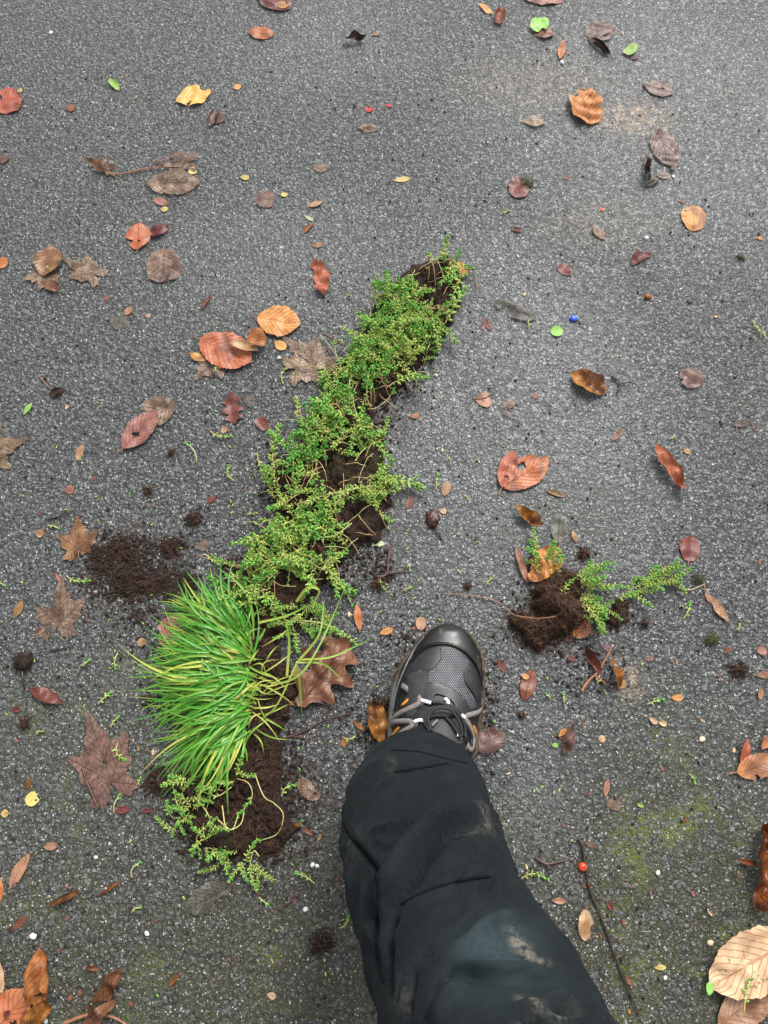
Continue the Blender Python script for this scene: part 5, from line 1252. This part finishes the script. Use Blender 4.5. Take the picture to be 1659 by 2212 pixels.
panel('side_mesh', [Z(*p) for p in [(300, 1560), (400, 1480), (500, 1440), (520, 1500), (400, 1580), (330, 1600)]], .0016, MESHF, shoe)
panel('side_panel', [Z(*p) for p in [(620, 1150), (740, 1120), (760, 1180), (700, 1250), (580, 1270), (560, 1230)]], .0022, LEATHER, shoe)
zz = [[(430, 850), (520, 920), (610, 985), (640, 1040), (600, 1090), (480, 1150), (370, 1210), (310, 1270)],
      [(300, 1300), (400, 1290), (500, 1290), (560, 1320), (520, 1370), (420, 1430), (320, 1520), (240, 1640)]]
for q in zz:
    band('trim_edge', [Z(*p) for p in q], .0150, .0020, LEATHER, shoe); band('suede_stripe', [Z(*p) for p in q], .0064, .0030, GREYS, shoe, ridge=.0001)
q = [(1375, 1130), (1310, 1180), (1200, 1215), (1180, 1260), (1220, 1330), (1260, 1420), (1275, 1520), (1262, 1610), (1225, 1620), (1190, 1560)]
band('trim_edge', [Z(*p) for p in q], .0135, .0020, LEATHER, shoe); band('suede_stripe', [Z(*p) for p in q], .0060, .0030, GREYS, shoe, ridge=.0001)
for q in [[(510, 1020), (470, 1060), (430, 1095)], [(405, 1360), (350, 1420), (285, 1510)], [(1262, 1330), (1285, 1390), (1300, 1450)]]:
    band('orange_trim', [Z(*p) for p in q], .0036, .0032, ORNG, shoe, taper=.6)
for q in [[(665, 1045), (720, 1062), (775, 1080)], [(935, 1020), (972, 1065), (950, 1110)], [(1060, 1195), (1110, 1215), (1155, 1245)], [(585, 1305), (640, 1290), (695, 1295)], [(1060, 1455), (1090, 1470), (1115, 1490)]]:
    band('lace_loop', [Z(*p) for p in q], .0042, .0046, LOOPW, shoe)
cord('lace', [(*Z(*p), .002) for p in [(780, 1080), (900, 1090), (1060, 1160), (1110, 1215)]], .0022, .003, LACE, shoe)
cord('lace', [(*Z(*p[:2]), p[2]) for p in [(760, 1440, .004), (720, 1340, .006), (740, 1230, .008), (820, 1175, .009), (920, 1160, .009), (1020, 1195, .008), (1100, 1290, .006), (1140, 1400, .004), (1140, 1500, .004)]], .0019, .002, LACE, shoe)
cord('lace', [(*Z(*p[:2]), p[2]) for p in [(780, 1440, .004), (750, 1340, .008), (770, 1250, .010), (840, 1200, .011), (930, 1195, .011), (1000, 1230, .010), (1060, 1330, .008), (1090, 1440, .006), (1090, 1500, .004)]], .0019, .002, LACE, shoe)
cord('lace', [(*Z(*p), .002) for p in [(690, 1300), (800, 1250), (950, 1240), (1090, 1220)]], .0021, .003, LACE, shoe)
cord('lace', [(*Z(*p), .001) for p in [(930, 1240), (1010, 1340), (1080, 1460), (1100, 1500)]], .0021, .003, LACE, shoe)
cord('lace_tip', [(*Z(*p), .001) for p in [(845, 1295), (810, 1335), (780, 1370)]], .0017, .004, GREYSOLE, shoe)
cord('midsole_line', [Z(*p) for p in [(700, 262), (600, 385), (500, 560), (440, 690), (385, 830), (340, 1000), (315, 1150)]], .0013, .0015, GREYSOLE, shoe)
# grey-green wedge down the left side of the sole
wv = []; wf = []
cp = [p for p in Lp if .02 < p.y < ytip-.075]
for i, p in enumerate(cp):
    t = i/(len(cp)-1); wd = .005*math.sin(math.pi*min(1, t*1.2+.02)*.5)**.6
    wv += [Vector((p.x-.0018, p.y, .016)), Vector((p.x-.0026, p.y, .026)), Vector((p.x+.001, p.y, .033)), Vector((p.x+.001+wd, p.y, .0345))]
for i in range(len(cp)-1):
    for j in range(3): a = i*4+j; wf.append((a, a+1, a+5, a+4))
mesh('midsole_wedge', wv, wf, GREYSOLE, shoe)

# trousers
FOLDS = [ # polyline, amplitude(m), width px
 ([(1060, 1752), (985, 1766), (928, 1806), (885, 1866), (850, 1930), (828, 1985)], .012, 20),
 ([(1040, 1786), (960, 1812), (912, 1868), (880, 1918), (853, 1962), (842, 2012), (838, 2086), (836, 2160)], -.015, 9),
 ([(985, 1909), (1027, 1884), (1063, 1895), (1098, 1938)], .006, 13), ([(965, 1880), (1010, 1862), (1060, 1866), (1100, 1895)], -.004, 11), ([(900, 1950), (960, 1925), (1030, 1908), (1070, 1925)], -.003, 8),
 ([(1140, 1945), (1045, 1966), (992, 2012), (921, 2062), (870, 2110)], -.005, 9), ([(1150, 1965), (1060, 1985), (1010, 2030), (940, 2085)], .004, 16),
 ([(974, 2083), (1045, 2093), (1133, 2090), (1211, 2108)], .004, 12), ([(974, 2103), (1045, 2112), (1133, 2110), (1211, 2128)], -.003, 10),
 ([(1100, 2222), (1140, 2196), (1179, 2182), (1247, 2175), (1300, 2178)], -.010, 7), ([(1090, 2200), (1140, 2176), (1190, 2160), (1260, 2156)], .005, 14),
 ([(793, 1796), (868, 1778), (939, 1768)], .003, 6), ([(793, 1806), (868, 1790), (939, 1779)], -.003, 8), ([(854, 1668), (967, 1649)], .0022, 5), ([(854, 1676), (967, 1657)], -.002, 6),
 ([(740, 1768), (755, 1803), (779, 1835), (811, 1874), (818, 1945), (811, 2015), (818, 2086), (832, 2122)], -.0035, 6), ([(760, 1780), (775, 1808), (796, 1830), (826, 1868), (833, 1940), (827, 2000)], .003, 8),
 ([(880, 1800), (860, 1815), (830, 1830), (800, 1838)], -.004, 10), ([(1030, 1700), (1060, 1740), (1075, 1780)], -.005, 10), ([(1010, 1680), (1045, 1730), (1060, 1760)], .005, 13),
 ([(900, 2090), (880, 2150), (870, 2212)], -.004, 9), ([(1000, 2110), (960, 2160), (930, 2212)], .004, 14), ([(780, 1900), (790, 1980), (805, 2060)], .004, 12),
 ([(905, 2212), (940, 2140), (985, 2085)], -.003, 7)]
def pdist(px, py, line):
    best = 1e9; bt = 0
    for i in range(len(line)-1):
        ax, ay = line[i]; bx, by = line[i+1]; vx, vy = bx-ax, by-ay; t = max(0, min(1, ((px-ax)*vx+(py-ay)*vy)/(vx*vx+vy*vy)))
        d = math.hypot(px-ax-t*vx, py-ay-t*vy)
        if d < best: best = d; bt = (i+t)/(len(line)-1)
    return best, bt
def proj(p):
    q = p-CAMP; y = q.y*CT+q.z*ST; z = -(-q.y*ST+q.z*CT)
    return 829.5+FPX*q.x/z, 1106-FPX*y/z
ST_ = []
for (row, h, xl, xr) in [(1712, .088, 764, 1040), (1735, .115, 752, 1050), (1768, .15, 742, 1062), (1830, .20, 741, 1086), (1900, .25, 750, 1106), (1990, .30, 770, 1148), (2080, .34, 797, 1208), (2180, .375, 812, 1270), (2284, .40, 826, 1332)]:
    a, b = at(xl, row, h), at(xr, row, h); ST_.append(((a+b)/2, (b-a).length/2, (b-a).length/2*.97))
ST_ += [(Vector((.098, -.238, .47)), .088, .086), (Vector((.112, -.29, .56)), .09, .09), (Vector((.125, -.33, .68)), .092, .092), (Vector((.13, -.36, .80)), .096, .096), (Vector((.13, -.38, .90)), .10, .10)]
cpts = smooth_path([s[0] for s in ST_], 14); rxs = smooth_path([Vector((s[1], s[2], 0)) for s in ST_], 14)
NA = 200; TV = []; TF = []; n = len(cpts)
for i in range(-8, n):
    if i < 0:           # flap down to the hem: front rests on the instep, back falls lower
        c = cpts[0].copy(); rx, ry = rxs[0].x, rxs[0].y; k = -i/8
    else: c = cpts[i]; rx, ry = rxs[i].x, rxs[i].y; k = 0
    t = (cpts[min(max(i, 0)+3, n-1)]-cpts[max(max(i, 0)-3, 0)]).normalized()
    tl = Vector((0, 0, 1)).lerp(t, min(1, max(0, i)/40)).normalized()
    ax = Vector((1, 0, 0)); ax = (ax-tl*ax.dot(tl)).normalized(); ay = tl.cross(ax).normalized()
    for j in range(NA):
        an = 2*math.pi*j/NA; s_, c_ = math.sin(an), math.cos(an)     # c_=1 : front
        p = c+ax*s_*rx+ay*c_*ry
        if k:
            drop = .012+.030*(1-c_)/2
            p = c+Vector((s_*rx*(1-.34*k*k*(.4+.6*max(0, c_))), c_*ry*(1+.03*k), 0)); p.z -= drop*k
        TV.append(p)
rows = n+8
for i in range(rows-1):
    for j in range(NA): j2 = (j+1) % NA; TF.append((i*NA+j, i*NA+j2, (i+1)*NA+j2, (i+1)*NA+j))
TF.append(tuple((rows-1)*NA+j for j in range(NA)))
# displace along normals
N_ = [Vector((0, 0, 0)) for _ in TV]
for f in TF[:-1]:
    nn = (TV[f[1]]-TV[f[0]]).cross(TV[f[3]]-TV[f[0]])
    for k in f: N_[k] += nn
outsign = 1 if N_[NA*40].dot(TV[NA*40]-cpts[32]) > 0 else -1
mudA = []; fadeA = []; NV = []
for i, p in enumerate(TV):
    nn = (N_[i]*outsign).normalized() if N_[i].length else Vector((0, 0, 1)); d = 0; px, py = proj(p)
    facing = nn.dot((CAMP-p).normalized()); q = max(0, min(1, facing*1.9-.15))
    for (ln, am, wd) in FOLDS:
        dd, tt = pdist(px, py, ln)
        if dd < wd*3.2: d += 2.1*am*math.exp(-(dd/(wd*.85))**2)*min(1, tt*4+.05, (1-tt)*4+.05)
    d *= q
    rg = 1-min(1, 2.6*abs(fbm(p.x*9+p.z*5, p.y*9, p.z*17+3, 2)))
    d += .0036*rg*rg*rg-.0012
    d += .0035*fbm(p.x*16, p.y*16, p.z*14)+.0008*fbm(p.x*60, p.y*60, p.z*60)
    NV.append(p+nn*d)
    def blob2(cx, cy, rx, ry, rot=0):
        dx, dy = px-cx, py-cy; c, s = math.cos(rot), math.sin(rot); u, v = (dx*c+dy*s)/rx, (-dx*s+dy*c)/ry; return math.exp(-(u*u+v*v)**1.3)
    vis = 1 if facing > 0 else 0
    fadeA.append(vis*min(1, .95*blob2(1050, 2035, 85, 52, -.35)+.6*blob2(1120, 2050, 60, 60)+.3*blob2(1080, 2140, 170, 50)))
    mudA.append(vis*min(1, .95*blob2(1128, 2040, 16, 45, -.65)+.7*blob2(1158, 2075, 28, 9, .2)+.8*blob2(1135, 2162, 16, 10)+.6*blob2(1160, 2175, 40, 8, .3)+.55*blob2(1205, 2164, 26, 6)+.75*blob2(1180, 2205, 60, 9, -.3)+.45*blob2(1048, 1770, 12, 34, -.4)+.25*blob2(1030, 1795, 40, 10, -.2)+.3*blob2(845, 1652, 12, 20)+.2*blob2(760, 1840, 16, 40)+.3*blob2(965, 2120, 8, 20)+.25*blob2(860, 2150, 20, 50)))
def trouser_mat():
    t = NT('dark_work_trousers'); P = t.obj(); X = t.n('ShaderNodeSeparateXYZ', {0: P}, 0); Zc = t.n('ShaderNodeSeparateXYZ', {0: P}, 2); Y = t.n('ShaderNodeSeparateXYZ', {0: P}, 1)
    fade = t.n('ShaderNodeAttribute', out=2, attribute_name='fade'); mud = t.n('ShaderNodeAttribute', out=2, attribute_name='mud')
    n1 = t.noise(P, 14, 4); n2 = t.noise(P, 130, 5, .75); n3 = t.noise(P, 38, 5, .7)
    c = t.mix(t.mr(n1, .3, .7), (.0044, .0060, .0074), (.0078, .0106, .0122))
    c = t.mix(t.M('MULTIPLY', t.mr(n3, .50, .72), .45), c, (.012, .018, .020))
    c = t.mix(t.M('MULTIPLY', fade, t.mr(n3, .25, .65, .45, 1)), c, (.026, .042, .047))
    c = t.mix(t.M('MULTIPLY', t.M('MULTIPLY', mud, t.mr(n2, .40, .60)), .85), c, (.20, .18, .14))
    c = t.mix(t.mr(t.noise(P, 520, 2), .74, .78, 0, .5), c, (.2, .2, .19))
    c = t.mix(t.mr(t.noise(P, 330, 4, .8), .45, .62, 0, .45), c, (.014, .020, .022))
    tw = t.M('SINE', t.M('MULTIPLY', t.M('ADD', t.M('ADD', X, Y), t.M('MULTIPLY', Zc, 1.0)), 4200.0))
    h = t.M('ADD', t.M('MULTIPLY', tw, .12), t.M('MULTIPLY', t.noise(P, 900, 3), .8))
    t.bump(h, .35, .0005)
    return t.set(Base_Color=c, Roughness=.78, Sheen_Weight=.035, Sheen_Roughness=.5, Sheen_Tint=(.5, .6, .65, 1), Specular_IOR_Level=.12)
TM = trouser_mat()
tr = mesh('trouser_leg', NV, TF, TM, person, attrs={'fade': fadeA, 'mud': mudA})
tb = BVHTree.FromPolygons(NV, TF[:-1])
SEAM = simple('seam_thread', (.0035, .005, .006), (.006, .008, .009), .9, 600, .4, Specular_IOR_Level=.1)
for q in [[(740, 1768), (755, 1803), (779, 1835), (811, 1874), (818, 1945), (811, 2015), (818, 2086), (832, 2122)], [(846, 1621), (903, 1624), (956, 1637), (1010, 1650)], [(985, 1905), (940, 1918), (900, 1934), (865, 1952)], [(1060, 1893), (1020, 1897), (985, 1905)], [(854, 1668), (967, 1649)]]:
    band('seam', q, .0026, .0006, SEAM, tr, bvh=tb, n=10, ridge=.0006)
